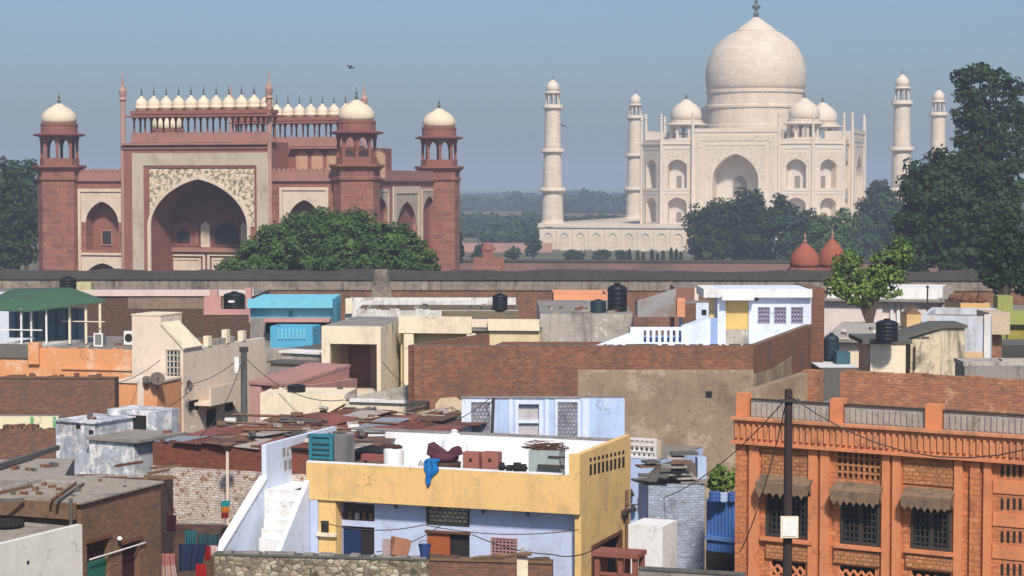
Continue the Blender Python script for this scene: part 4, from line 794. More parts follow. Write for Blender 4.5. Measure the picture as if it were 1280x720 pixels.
# cream house with the open room
ch = H("cream_house", "cream house with an open roofed room, brown door at its back", "house", 402, 115.4, 476, 114.9, py=440)
zT = ch.on(440,408)[1]; zB = ch.on(440,430)[1]; zFl = ch.on(440,491)[1]; W_ = ch.W; dv = ch.sd(514, 440, W_)[0]
ch.b("lintel", MB().box(0, W_, 0, .35, zB, zT), creamw); ch.b("slab", MB().box(.002, W_-.002, .352, dv, zB+.1, zT-.004), concrete)
for x0, x1 in ((402,412.5),(471,476)):
    u0, u1 = ch.on(x0,450)[0], ch.on(x1,450)[0]; ch.b("pillar", MB().box(max(u0,0), min(u1,W_), 0, .35, zFl, zB-.002), creamw)
sw = ch.b("side_wall", MB(ch.side(W_)).wall(.352, dv, 0, zT-.006, 0, .28), creamw); ch.b("side_wall", MB().box(0, .25, .352, dv, zFl, zB+.09), creamw)
for k in range(3): a = MB(ch.side(W_)).slab([(1.5+k*1.5,zT-.05),(1.75+k*1.5,zT-.05),(1.68+k*1.5,zT-.55-.2*(k%2))], -.012, -.002); ch.b("stain", a, plaster("drip", (.30,.25,.2), (.15,.12,.1), .5, 2))
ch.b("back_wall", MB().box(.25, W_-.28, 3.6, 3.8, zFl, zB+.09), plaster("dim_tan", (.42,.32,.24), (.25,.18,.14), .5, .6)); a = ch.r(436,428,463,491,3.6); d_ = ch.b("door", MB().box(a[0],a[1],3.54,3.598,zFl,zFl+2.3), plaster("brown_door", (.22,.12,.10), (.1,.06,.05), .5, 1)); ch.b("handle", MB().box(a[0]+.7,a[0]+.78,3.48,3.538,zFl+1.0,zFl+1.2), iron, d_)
a = ch.r(413,473,423,491,.9); ch.b("cupboard", MB().box(a[0],a[1],.9,1.3,zFl,a[3]), wood)
ch.b("block", MB().box(.01, W_-.285, .02, dv, 0, zFl-.003), creamp)
cy = H("balcony_house", "cream house with a long balcony band, left of the grey plaster house", "house", 500, 118.5, 676, 117.5, py=420)
z1, z2 = cy.on(590,398)[1], cy.on(590,413)[1]
a = cy.on(591,405)[0]; bnd = MB().box(.0, a, -.5, -.3, z2-.15, z1+.12); cy.b("balcony_band", bnd, creamw); u0 = cy.on(612,405)[0]; cy.b("balcony_band", MB().box(u0, cy.W, -.7, -.5, z2+.05, z1+.02), creamw)
cy.b("balcony_band", MB().box(a+.002, u0-.002, -.35, -.2, z2+.2, z1-.02), creamp); cy.b("slab", MB().box(0, cy.W, -.295, 7, z2-.0, z2+.15), concrete); cy.b("roof", MB().box(0, cy.W, .3, 7, z2+.2, z1-.5), roofm)
cy.b("wall", MB().box(0, cy.W, .2, 7, 0, z2-.003), plaster("straw_wall", (.58,.48,.27), (.34,.28,.18), .4, .5))
cy.b("bay_wall", MB().box(u0+.05, cy.W-.02, -.48, .198, 0, z2-.01), plaster("straw_lit", (.70,.59,.36), (.4,.33,.2), .4, .6)); b_ = cy.r(505,413,517,495,-.4); cy.b("column", MB().box(b_[0], b_[1], -.45, -.1, 0, z2-.16), creamw); b_ = cy.r(583,413,595,419,-.4); cy.b("bracket", MB().slab([(b_[0],z2-.152),(b_[1],z2-.152),(b_[1]-.1,b_[2]-.1),(b_[0]+.05,b_[2]-.1)], -.45, 0), creamw)  # bay wall set forward and its straw colour lightened to read as sunlit
# cream corner house with the stair head
cc = H("corner_house", "tall cream corner house with a sloping stair head and a grilled window", "house", 165, 110.6, 229, 109.6, py=460)
zp = cc.on(200, 437)[1]; dv = cc.sd(331, 430, cc.W)[0]; hg = cc.r(207, 437, 226, 482)
cc.b("wall", MB().wall(0, cc.W, 0, zp, 0, .3, [hg]), creamp)
sm_ = cc.side(cc.W); hb = [cc.rs(236,500,249,513,cc.W), cc.rs(258,511,271,533,cc.W), cc.rs(281,490,293,514,cc.W)]
cc.b("side_wall", MB(sm_).wall(.302, dv, 0, zp-.01, 0, .3, hb), creamp)
cc.b("block", MB().box(.003, cc.W-.32, .32, dv, 0, zp-.4), creamp)
wn = MB().frame(*hg, .08, .14, .1)
for k in range(1,4): x = hg[0]+(hg[1]-hg[0])*k/4; wn.box(x-.035,x+.035,.05,.12,hg[2]+.08,hg[3]-.08)
for k in range(1,6): z = hg[2]+(hg[3]-hg[2])*k/6; wn.box(hg[0]+.08,hg[1]-.08,.05,.118,z-.03,z+.03)
w1 = cc.b("window", wn, plaster("pale_grille", (.5,.47,.42), (.25,.22,.2), .4, 1)); cc.b("pane", MB().box(hg[0],hg[1],.16,.24,hg[2],hg[3]), glass, w1)
for h in hb: w1 = cc.b("window", MB(sm_).frame(*h, .1, .16, .1), iron); cc.b("pane", MB(sm_).box(h[0],h[1],.18,.25,h[2],h[3]), dark, w1)
s0 = cc.on(168,395); s1 = cc.on(201,395); s2 = cc.on(229,437)
tdv = cc.sd(227, 397, s1[0])[0]; cc.b("stair_tower", MB().box(.02, s1[0], .002, min(tdv, 4.0), zp+.002, s1[1]), creamp)
sk_ = cc.on(202,406); cc.b("stair_head", MB().slab([(s1[0]+.002,zp+.002),(cc.W-.01,zp+.002),(s1[0]+.002,sk_[1])], .004, 1.9), creamp)
cc.b("stair_roof", MB().slab([(cc.W+.08,zp+.02),(cc.W+.12,zp+.12),(s1[0]+.004,sk_[1]+.12),(s1[0]+.004,sk_[1]+.02)], -.06, 2.0), creamw); cc.b("roof_slab", MB().box(-.03, s1[0]+.03, -.03, min(tdv, 4.0)+.03, s1[1]+.004, s1[1]+.07), creamw)
bz = cc.rs(238,478,300,500,cc.W); z_ = cc.sd(270,500,cc.W)[1]; cc.b("balcony", MB(sm_).box(1.2, dv*.55, -1.0, -.003, z_-.05, z_+.1).box(1.2, dv*.55, -1.0, -.92, z_+.1, z_+.95), creamp)
for k, (px, y0) in enumerate(((262,424),(285,415),(305,409))): h = cc.sd(px, 440, cc.W)[0]; cc.b("pillar", MB(sm_).box(h-.2,h+.2,-.04,.28,zp,zp+.55+.2*(k%2)), creamw)
cc.b("parapet", MB(sm_).box(3.2, dv*.62, .02, .24, zp, zp+.32), greyp)
dishm = flat("dish", (.14,.115,.10), .7, .4)
def dish(px, py, Y, r, label, el=.6, az=.3):
    p = at(px, py, Y); t = T("satellite_dish", label, "satellite dish", p, az, "satellite dishes on the houses at left")
    m_ = lambda a,b,c: (a, -c*math.cos(el)+b*math.sin(el), b*math.cos(el)+c*math.sin(el))
    MB(m_).lathe([(.02,-r*.32),(r*.5,-r*.25),(r*.8,-r*.12),(r,0),(r*.97,.0),(r*.77,-r*.09),(r*.48,-r*.21),(.02,-r*.28)], 0,0,18).build("bowl", dishm, t, True)
    MB().tube([(0,.05,0),(0,.22,-r*.6),(0,.22,-r*1.5)], .035, 6).build("mount", iron, t); MB().tube([(0,-.1,-r*.5),(0,-r*.9,r*.25)], .02, 5).build("feed_arm", iron, t)
dish(197, 473, 106, .38, "larger of two dark satellite dishes on the small peach room"); dish(184, 474, 106.3, .26, "smaller dark satellite dish, left on the small peach room", .9); dish(237, 482, 109, .3, "small dark satellite dish on the corner house below its grilled window", .2, 1.2)
ph_ = House("peach_room", "small peach rendered brick room in front of the corner house", 144, 107, 196, 106.4, 3, 479, peel, ((164,508,174,516),), 0, roof=concrete); ph_.b("coping", MB().box(-.06, ph_.W+.06, -.08, 3, ph_.zt+.003, ph_.zt+.12), creamp)
a = ph_.r(172,480,180,515,-.08); ph_.b("pilaster", MB().box(a[0],a[1],-.09,-.003,0,ph_.zt), creamp)
# pink lean house and utility pole
pm = H("rose_house", "rose pink house with a sloping roof, behind the thick utility pole", "house", 312, 105, 374, 103.5, py=490)
z1 = pm.on(340,479)[1]; z2 = pm.on(340,452,5)[1]
pinkm = plaster("rose_dull", (.40,.21,.195), (.2,.12,.11), .7, .6); pm.b("wall", MB().box(0, pm.W, 0, 5.2, 0, z1-.12), pinkm); pm.b("roof", MB(lambda a,b,c: (b, a, c)).slab([(-.25,z1-.1),(5.2,z2-.1),(5.2,z2+.05),(-.25,z1+.05)], .1, pm.W-.4), pinkm); pm.b("gable", MB(lambda a,b,c: (b, a, c)).slab([(0.05,z1-.11),(5.1,z1-.11),(5.1,z2-.12)], .12, pm.W-.42), pinkm)
a = pm.r(312,483,326,520,-.2); pm.b("pillar", MB().box(a[0],a[1],-.2,-.003,0,a[3]), plaster("rose_plaster", None))
up = T("utility_pole", "thick dark utility pole with a small white box at its top, beside the corner house", "utility pole", Vector((at(305,480,100).x, 100, 0)))
z1 = at(305,437,100).z; MB().lathe([(.19,0),(.15,z1)], 0,0,10).build("pole", slabd, up); MB().box(-.2,.2,-.15,.15,z1-.1,z1+.12).build("cap", iron, up); MB().box(-.42,-.2,-.3,-.05,z1-1.1,z1-.35).build("meter_box", whitem, up)
gr = House("grey_roof_house", "cluttered low house with stepped grey roofs left of the cream open room", 330, 121, 404, 119, 8, 436, greyp, (), .2, roof=slabd)
for k,(x0,x1,y0,v) in enumerate(((352,402,442,-1.5),(338,396,455,-3.0),(360,402,470,-4.5))):
    a = gr.r(x0,y0,x1,y0+20,v); gr.b("lower_block", MB().box(a[0],a[1],v,v+1.4,0,a[3]), (greyp, concrete, slabd)[k]); gr.b("ledge", MB().box(a[0]-.1,a[1]+.1,v-.15,v+1.3,a[3]+.002,a[3]+.12), (whitem, slabd, concrete)[k])
cw = House("cream_wall_house", "low house with a long bare cream wall, behind the scrap tin roof", 325, 99, 432, 98.6, 3, 492, creamw, (), 0, roof=creamw); 
tank(370, 490.6, cw.zt, 11.5, 9.5, "squat dark barrel on the cream wall top, right of the utility pole")
bp = House("broken_parapet_house", "house with a broken stained white parapet below the cream open room", 428, 98, 517, 97, 6, 503, creamw, (), 0, roof=slabd)
a = bp.on(430,512); b_ = bp.on(516,479); c_ = bp.on(460,492); bp.b("broken_parapet", MB().slab([(a[0],bp.zt+.002),(b_[0],bp.zt+.002),b_,(bp.on(496,482)[0],b_[1]-.25),(c_[0],c_[1]),(bp.on(440,497)[0],bp.on(440,497)[1])], .4, .7), greyp)
bp.b("coping", MB().box(.4, bp.W, -.15, .3, bp.zt+.003, bp.zt+.14), whitem); bp.b("dark_band", MB().box(0, bp.W, -.02, -.002, 0, bp.on(470,523)[1]), slabd)  # dark strip over the lower part of the front wall
jk = House("junk_roof_house", "low dark roofed house heaped with planks and sacks beside the brick wall", 505, 93, 580, 92.5, 2.6, 524, slabd, (), 0, roof=slabd)
a = jk.r(543,497,578,526,.9); jk.b("torn_wall", MB().slab([(a[0],jk.zt+.002),(a[1],jk.zt+.002),(a[1]-.05,a[3]-.2),(a[1]-.35,a[3]),(a[0]+.25,a[3]-.05),(a[0]+.05,a[3]-.3)], .9, 1.15), plaster("torn_peach", (.66,.52,.36), (.35,.26,.19), .6, 1.2))
a = jk.r(511,503,533,526,.6); jk.b("crate", MB().box(a[0],a[1],.6,1.3,jk.zt+.002,a[3]), plaster("crate_dark", (.07,.06,.05), (.03,.03,.03), .5, 1))
for k in range(9):
    x = R.uniform(.1,2.4); y = R.uniform(-.2,.8); an = R.uniform(-.8,.8); pl_ = MB().tube([(x-.5*math.cos(an),y,jk.zt+.1+R.random()*.2),(x+.5*math.cos(an),y+.5*math.sin(an),jk.zt+.25+R.random()*.35)], .045, 4); jk.b("plank", pl_, (wood, slabd, greyp)[k%3])
sk = MB(); sk.lathe([(.05,0),(.42,.05),(.5,.25),(.38,.5),(.15,.68),(.04,.72)], 0,0,10); o = sk.build("sack", plaster("grey_sack", (.33,.29,.28), (.15,.13,.13), .6, 2), None, True); o.location = jk.world(*jk.up(553,530,jk.zt+.02), jk.zt+.02); tag(o, "grey cloth sack slumped below the torn peach wall", "sack")
# light blue house front
lb = House("light_blue_house", "light blue house front with panelled windows below the big brick wall", 577, 89.0, 781, 88.8, 1.0, 498, lblue, ((645,504,677,547),), 0, roof=roofm)
for x0,x1 in ((589,613),(697,722)): a = lb.r(x0,502,x1,547,0); lb.b("lattice_panel", MB().box(a[0],a[1],-.03,-.002,a[2]-1.5,a[3]), brick("lattice", (.42,.42,.46), (.30,.30,.36), (.16,.16,.2), .16, .16, .03, .5)); lb.b("panel_frame", MB().frame(a[0]-.12,a[1]+.12,a[2]-1.5,a[3]+.1,.12,0,.08,False), bwhite)
h = lb.holes[0]; w1 = lb.b("window", MB().frame(h[0]-.05,h[1]+.05,h[2]-.05,h[3]+.12,.16,0,.07).box(h[0],h[1],.0,.12,(h[2]+h[3])/2-.12,(h[2]+h[3])/2+.02), bwhite); lb.b("shutter", MB().box(h[0]+.1,h[1]-.1,.14,.2,h[2],h[3]-.12), plaster("mist", (.50,.48,.50), (.3,.28,.3), .5, .8), w1)
for x0,x1 in ((577,586),(636,641),(681,686),(728,736)): a = lb.r(x0,499,x1,547,0); lb.b("pilaster", MB().box(a[0],a[1],-.07,-.003,0,a[3]), bwhite)
lb.b("coping", MB().box(-.03, lb.W*.73, -.06, .3, lb.zt+.003, lb.zt+.07), concrete); a = lb.on(617,497); b_ = lb.on(614,545); lb.b("pipe", MB().tube([(a[0],-.15,a[1]),(b_[0],-.15,b_[1]-1)], .07, 6), iron)
# left: dark brick house, weathered block, small houses
db = House("dark_brick_house", "long dark brick house wall below the peeling orange house at left edge", -25, 102, 143, 102, 1.1, 473, b_brown, (), 0, roof=wood); db.b("coping", MB().box(0, db.W, -.05, .26, db.zt+.003, db.zt+.05), wood)
for k in range(5): a = db.r(8+k*28, 472-R.uniform(1,3), 14+k*28, 473); db.b("loose_bricks", MB().box(a[0],a[1],.05,.25,db.zt+.075,db.zt+.075+R.uniform(.06,.2)), b_red)
py_ = House("pale_yellow_house", "pale yellow house with green posts, low behind the reddish wall at left edge", -20, 97, 72, 97, .9, 521, plaster("pale_yellow", (.76,.70,.48), (.45,.4,.28), .3, .6), (), 0)
for x in (38.5,66.5): a = py_.r(x,521,x+3.5,540,0); py_.b("post", MB().box(a[0],a[1],-.08,-.003,0,a[3]), plaster("green_paint", (.14,.40,.20), (.08,.2,.1), .4, 1))
br_ = House("brown_brick_block", "low brown brick block with debris on top at the left edge", -20, 93, 73, 93, 1.0, 539, b_brown, (), 0, roof=wood)
for k in range(7): a = br_.r(4+k*6, 533-R.uniform(0,5), 11+k*6, 539, .5); br_.b("debris", MB().box(a[0],a[1],.4,.9,br_.zt+.003,a[3]), (b_dark, wood, b_red)[k%3])
wb = H("weathered_block", "blue grey weathered rooftop block with peeling white paint at left", "house", 70, 87, 174, 85, py=560)
peelbg = plaster("peeling_grey_blue", (.46,.49,.55), (.17,.18,.20), .85, 1.0, .95, .9, (.76,.77,.78), .50)
uL = wb.on(118,560)[0]; zA = wb.on(94,528)[1]; zC = wb.on(145,550)[1]
wb.b("wall", MB().box(0, uL, 0, 2.6, 0, zA), peelbg); wb.b("lower_wall", MB().box(uL+.002, wb.W, -.35, 2.6, 0, zC), peelbg); wb.b("slab", MB().box(uL-.05, wb.W+.35, -.5, 2.6, zC+.003, zC+.12), concrete); wb.b("slab", MB().box(-.1, uL+.1, -.1, 2.7, zA+.003, zA+.06), peelbg)
a = wb.r(140,512,200,540,3.0); wb.b("upper_block", MB().box(a[0],a[1],2.7,4.4,0,a[3]), peelbg); b_ = wb.r(160,519,183,535,2.7); wb.b("opening", MB().box(b_[0],b_[1],2.66,2.698,zC,b_[3]), dark); b_ = wb.r(70,590,78,600,-.2); 
for px, py in ((98,533),(114,540)): a = wb.on(px,py); wb.b("hole", MB().box(a[0]-.12,a[0]+.12,-.012 if px<110 else -.012,-.002,a[1]-.1,a[1]+.08), dark)
rs_ = House("side_roof_house", "low house with a cracked grey roof right of the weathered block", 172, 91, 238, 90, 2.2, 548, plaster("blue_stain", (.36,.42,.50), (.16,.17,.18), .8, .8), (), 0, roof=slabd); rs_.b("edge", MB().box(0, rs_.W, -.15, .2, rs_.zt+.003, rs_.zt+.1), greyp)
# scrap tin roof house
tb = H("scrap_roof_house", "brick house with a scrap tin roof, its lower wall flaking with whitewash", "house", 191, 83, 337, 81, py=580)
z1 = tb.on(262,558)[1]; z2 = tb.on(262,586)[1]
tb.b("wall", MB().box(0, tb.W+2.2, 0, .3, z2, z1), brick("brick_deep", (.25,.07,.04), (.19,.055,.035), (.15,.08,.06), .26, .1, .012, .5)); tb.b("lower_wall", MB().box(0, tb.W+2.2, -.04, .3, 0, z2-.003), brick("brick_washed", (.74,.68,.63), (.66,.56,.50), (.44,.34,.29), .26, .1, .02, .35, (.2,.15,.13), (.27,.13,.09), .545, 4.5))
tb.b("block", MB().box(.1, tb.W+3.5, .31, 13, 0, z1-.5), b_brown)
shts = [sheet("tin_rust", (.22,.07,.05), (.12,.05,.035), .13, .75), sheet("tin_red", (.30,.10,.085), (.15,.07,.05), .13, .75), sheet("tin_blue_grey", (.30,.34,.40), (.16,.09,.06), .13, .6, .62), sheet("tin_brown", (.14,.08,.06), (.22,.1,.06), .13, .8), sheet("tin_pale", (.48,.42,.38), (.25,.13,.09), .13, .7, .6)]
for r_ in range(5):
    for k in range(7):
        v = .0 + r_*2.3 + R.uniform(-.2,.2); u = -.1 + k*1.22 + r_*.35 + R.uniform(-.15,.15); zz0 = z1 + .06 + r_*.03 + (k%3)*.05; w = 1.35; an = R.uniform(-.12,.12); tl = R.uniform(-.10,.16); tu = R.uniform(-.05,.05)
        s = MB(lambda a,b,c: (u + a*math.cos(an) - b*math.sin(an), v + a*math.sin(an) + b*math.cos(an), zz0 + c + b*tl*.35 + a*tu)).box(0, w, -.1, 2.3, 0, .025); tb.b("roof_sheet", s, R.choice(shts + shts[:2]))
for k in range(10):
    u, v = R.uniform(.3,8), R.uniform(.5,9); tb.b("roof_beam", MB().tube([(u-1.3,v,z1+.3),(u+1.2,v+R.uniform(-.8,.8),z1+.36)], .06, 5), (wood, slabd)[k%2])
for k in range(14): u, v = R.uniform(0,7.5), R.uniform(.1,8); s = R.uniform(.12,.25); tb.b("brick_weight", MB(lambda a,b,c: (u+a*.9-b*.3, v+a*.3+b*.9, z1+.28+c)).box(-s,s,-s*.6,s*.6,0,s*.6), (greyp, b_red, whitem)[k%3])
lp = T("lamp_post", "thin pale post with a dark bowl cap standing before the brick and whitewash wall", "lamp post", Vector((at(284,560,80).x, 80, 0))); zl = at(284,556,80).z
MB().tube([(0,0,0),(0,0,zl-.1)], .06, 6).build("post", creamp, lp); MB().lathe([(.06,zl-.25),(.28,zl-.02),(.3,zl+.04),(.12,zl+.08),(.02,zl+.1)], 0,0,14).build("bowl", wood, lp)
# ------------------------------------------------------------------ yellow house
yel = plaster("yellow_paint", (.80,.53,.215), (.46,.31,.16), .55, .8, .85, .5); lav = plaster("lavender_wall", (.52,.60,.82), (.33,.36,.44), .5, .7); winner = plaster("white_inner", (.80,.82,.86), (.55,.55,.56), .3, .5)
yh = H("yellow_house", "yellow house with a roof terrace, white stairs and lavender wall under the overhang", "house", 383, 78, 724.5, 74.3, py=620)
W_ = yh.W; zT = yh.on(560,587)[1]; zB = yh.on(560,634)[1]; zR = zB + .3; zH = yh.on(715,568)[1]; D = yh.sd(788, 600, W_)[0]; ur = yh.on(711,600)[0]
yh.b("parapet", MB().box(0, ur-.002, 0, .18, zB, zT), yel); yh.b("coping", MB().box(0, ur-.3, .01, .24, zT+.003, zT+.05), winner); yh.b("parapet", MB().box(ur, W_-.0, 0, .18, zB, zH), yel)
yh.b("slab", MB().box(-.6, W_-.26, .182, D, zB+.05, zR), winner); yh.b("inner_coping", MB().box(.1, ur-.5, .245, .5, zR, zR+.9), winner)
uP0, uP1 = yh.on(397,660)[0], yh.on(420,660)[0]
vW = .65; hs = [yh.r(422,629,468,651,vW), yh.r(422,658,468,720,vW), yh.r(533,632,587,657,vW), yh.r(533,667,587,720,vW), yh.r(614,672,647,696,vW)]
low = yh.b("lower_wall", MB().wall(uP1-.05, W_-.26, 0, zB-.002, vW, .25, hs), lav)
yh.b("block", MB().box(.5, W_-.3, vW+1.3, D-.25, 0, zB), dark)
yh.b("pier", MB().box(uP0, uP1-.06, .1, vW+.3, 0, zB-.003), yel); a = yh.r(402,651,411,665,.1); pw = yh.b("window", MB().box(a[0],a[1],.05,.098,a[2],a[3]), dark); yh.b("sill", MB().box(a[0]-.15,a[1]+.35,-.05,.098,a[2]-.15,a[2]-.02), creamw, pw)
yh.b("transom", MB().frame(*hs[0], .05, vW+.2, .1).box(hs[0][0],hs[0][1],vW+.2,vW+.25,hs[0][2],hs[0][3]), iron)
for k in range(5): x = hs[0][0]+.1+k*(hs[0][1]-hs[0][0]-.3)/4.2; yh.b("jar", MB().lathe([(.09,hs[0][2]+.05),(.11,hs[0][2]+.2),(.07,hs[0][2]+.3+.06*(k%2))], x+.08, vW+.12, 8), (rustm, wood, greyp)[k%3])
navy = plaster("navy_shutter", (.012,.03,.10), (.008,.015,.05), .4, 1); m_ = (hs[1][0]+hs[1][1])/2
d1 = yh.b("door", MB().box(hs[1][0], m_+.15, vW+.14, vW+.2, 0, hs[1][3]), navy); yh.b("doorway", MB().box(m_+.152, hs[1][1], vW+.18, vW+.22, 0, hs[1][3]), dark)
yh.b("lattice_block", MB().box(hs[2][0], hs[2][1], vW+.12, vW+.2, hs[2][2], hs[2][3]), brick("jali_block", (.74,.68,.42), (.60,.55,.38), (.05,.05,.045), .2, .15, .022, .2)); yh.b("transom_frame", MB().frame(hs[2][0]-.0,hs[2][1]+.0,hs[2][2],hs[2][3],.06,vW+.1,.12), iron)
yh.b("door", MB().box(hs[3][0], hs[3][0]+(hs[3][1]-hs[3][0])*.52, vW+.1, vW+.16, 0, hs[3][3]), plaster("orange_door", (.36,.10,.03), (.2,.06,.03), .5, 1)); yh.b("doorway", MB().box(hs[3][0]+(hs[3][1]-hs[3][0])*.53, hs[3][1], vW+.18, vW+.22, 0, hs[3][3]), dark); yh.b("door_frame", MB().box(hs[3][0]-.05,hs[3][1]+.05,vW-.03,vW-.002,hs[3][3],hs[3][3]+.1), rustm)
h = hs[4]; gmb = MB().frame(*h, .05, vW+.04, .08)
for k in range(1,7): x = h[0]+(h[1]-h[0])*k/7; gmb.box(x-.02,x+.02,vW-.02,vW+.03,h[2]+.05,h[3]-.05)
for k in range(1,6): z = h[2]+(h[3]-h[2])*k/6; gmb.box(h[0]+.05,h[1]-.05,vW-.02,vW+.028,z-.02,z+.02)
w1 = yh.b("window", gmb, plaster("rose_grille", (.45,.25,.27), (.2,.1,.1), .3, 1)); yh.b("pane", MB().box(h[0],h[1],vW+.1,vW+.16,h[2],h[3]), plaster("plum", (.10,.05,.07), (.05,.03,.04), .5, 2), w1)
for k in range(5): x = 1.6+k*1.75; yh.b("bracket", MB(lambda a,b,c: (x+b, a, c)).slab([(.19,zB+.04),(vW-.003,zB+.04),(vW-.003,zB-.28),(.5,zB-.06)], 0, .09), slabd)
# right side
sM = yh.side(W_); sl = []
for k in range(9):
    for y0, y1, w, dy in ((572.5,577,2.6,-1.18),(580.5,594,2.8,-1.2)):
        px = 737 + k*5.1; sl.append(yh.rs(px, y0+dy*k, px+w, y1+dy*k, W_))
hD = yh.rs(739,672,777,740,W_)
zs0 = min(s[2] for s in sl); sd_ = MB(sM); sd_.wall(.182, D, 0, zH-.002, 0, .24, [hD])
sdo = yh.b("side_wall", sd_, yel)
for s in sl: yh.b("slit", MB(sM).box(s[0], s[1], -.006, -.001, s[2], s[3]), dark, sdo)
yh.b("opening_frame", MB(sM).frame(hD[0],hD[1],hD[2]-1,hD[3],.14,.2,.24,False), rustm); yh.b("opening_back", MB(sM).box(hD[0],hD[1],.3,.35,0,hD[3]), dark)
q = yh.sd(781,612,W_), yh.sd(780,690,W_); yh.b("drain_pipe", MB(sM).tube([(q[0][0],-.1,q[0][1]),(q[0][0],-.1,q[1][1]-1)], .07, 8), wood); q = yh.rs(776,637,783,642,W_); yh.b("switch_box", MB(sM).box(q[0],q[1],-.2,-.02,q[2],q[3]), iron)
# terrace back and left walls
zK = yh.on(560,541.5,D)[1]; yh.b("back_parapet", MB().box(-1.0, W_-.25, D-.02, D+.18, 0, zK), winner); yh.b("coping", MB().box(-1.0, W_-.2, D-.06, D+.22, zK+.002, zK+.06), concrete)
uL = yh.on(333,570,0)[0]; zL = yh.on(334,556,0)[1]; lm = lambda a,d,z: (uL - d, a, z)
hl = [yh.rs(353+k*5.2, 560-1.3*k, 356.3+k*5.2, 571-1.3*k, uL) for k in range(6)] + [yh.rs(355+k*5.6, 575-1.3*k, 359+k*5.6, 588-1.3*k, uL) for k in range(5)]
lw = yh.b("stair_parapet", MB(lm).wall(0, D, zB-1, zL, 0, .2), bwhite)
for h in hl: yh.b("slot", MB(lm).box(h[0],h[1],-.006,-.001,h[2],h[3]), greyp, lw)
a0, a1 = yh.sd(334,598,uL), yh.sd(276,692,uL); yh.b("stringer_wall", MB(lambda a,d,z: (uL-d, a, z)).slab([(0,a0[1]),(a1[0],a1[1]),(a1[0],0),(0,0)], 0, .22), bwhite)
yh.b("stringer_cap", MB(lambda a,d,z: (uL-d, a, z)).slab([(0,a0[1]+.1),(a1[0],a1[1]+.1),(a1[0],a1[1]+.003),(0,a0[1]+.003)], -.05, .3), winner)
uS = yh.on(384,610,0)[0]; c0, c1 = yh.sd(384,600,uS), yh.sd(347,690,uS); yh.b("stringer_wall", MB(lambda a,d,z: (uS-d, a, z)).slab([(0,c0[1]),(c1[0],c1[1]),(c1[0],0),(0,0)], -.1, .1), bwhite)
ns = 6; 
for k in range(ns):
    t0, t1 = k/ns, (k+1)/ns; va, vb_ = -1.25*t0, -1.25*t1; zs_ = zR - (zR - (c1[1]-.1))*t0
    yh.b("step", MB().box(uL+.01 if k < 1 else uL+.3, uS-.11, vb_, va-.003, 0, zs_), whitem)
yh.b("stair_landing", MB().box(uL+.01, -.002, .0, D-.1, zR-.2, zR), winner); yh.b("stair_side_wall", MB().box(uS+.11, uP0-.01, .02, .3, 0, zB-.02), lav); yh.b("stair_back_wall", MB().box(uL+.01, uS-.002, .35, .6, 0, zR-.21), lav)
# things on the terrace
def on_roof(px, v): u = yh.on(px, 590, v)[0]; return yh.world(u, v, zR), u
p, u = on_roof(415, 1.0); k_ = p.y/F; zt_ = yh.on(415,541,1.0)[1] - zR; t = T("cooler", "teal evaporative cooler with louvred sides on the terrace's left end", "cooler", p, yh.rot)
tealm = plaster("teal_paint", (.03,.20,.26), (.02,.10,.13), .4, 1); w = 24*k_
MB().frame(-w, w*.35, 0, zt_, .12, -.45, .06).box(-w+.12,w*.35-.12,-.44,.5,.1,zt_-.1).build("casing", tealm, t); lv_ = MB()
for k in range(9): lv_.box(-w+.14, w*.35-.14, -.5, -.445, .15+k*(zt_-.35)/9, .2+k*(zt_-.35)/9)
lv_.build("louvre", plaster("teal_dark", (.04,.10,.11), (.02,.04,.05), .5, 2), t); MB().box(w*.36, w, -.35, .5, 0, zt_*.97).build("side_panel", plaster("cooler_side", (.20,.19,.19), (.1,.09,.08), .6, 1.5), t)
p, u = on_roof(492, 1.0); zt_ = yh.on(492,560,1.0)[1]-zR; t = T("drum", "white plastic drum with dark rags on top, on the terrace", "drum", p, 0)
MB().lathe([(.36,0),(.39,.1),(.4,zt_*.5),(.38,zt_*.95),(.36,zt_)], 0,0,20).build("drum_body", whitem, t, True); rg_ = MB()
for k in range(7): rg_.lathe([(.02,zt_-.02),(.16,zt_+.02),(.14,zt_+.09),(.03,zt_+.15)], R.uniform(-.28,.28), R.uniform(-.25,.25), 7)
rg_.build("rag", plaster("rag_dark", (.06,.025,.02), (.03,.02,.015), .5, 3), t)
p, u = on_roof(468, .9); zt_ = yh.on(468,568,.9)[1]-zR; t = T("bench", "low red brown bench between the teal cooler and the white drum", "bench", p, yh.rot); MB().box(-.48,.48,-.15,.2,zt_-.22,zt_).build("seat", plaster("bench_red", (.26,.08,.07), (.15,.05,.04), .4, 1), t)
for x in (-.42,.36): MB().box(x,x+.06,-.1,.15,0,zt_-.222).build("leg", wood, t)
p, u = on_roof(556, 1.1); zt_ = yh.on(556,558,1.1)[1]-zR; t = T("quilt_heap", "heap of dark folded quilts and rags in the middle of the terrace", "quilts", p, yh.rot)
qm = [plaster("quilt_brown", (.07,.045,.03), (.03,.02,.015), .5, 2), plaster("quilt_plum", (.10,.03,.05), (.05,.02,.03), .5, 2), plaster("quilt_olive", (.08,.07,.05), (.04,.03,.02), .5, 2)]
for k in range(5):
    z = (zt_-.25)*k/5; MB().lathe([(.3,z),(.66-.03*k,z+.06),(.68-.03*k,z+(zt_*.2)-.08),(.3,z+zt_*.2-.02)], R.uniform(-.06,.06), 0, 12).build("quilt", qm[k%3], t, True)
MB().slab([(-.62,zt_-.3),(.0,zt_-.55),(.62,zt_-.3),(.55,zt_-.05),(.42,zt_+.02),(.1,zt_-.3),(-.55,zt_+.12)], -.3, .3).build("draped_quilt", qm[1], t)
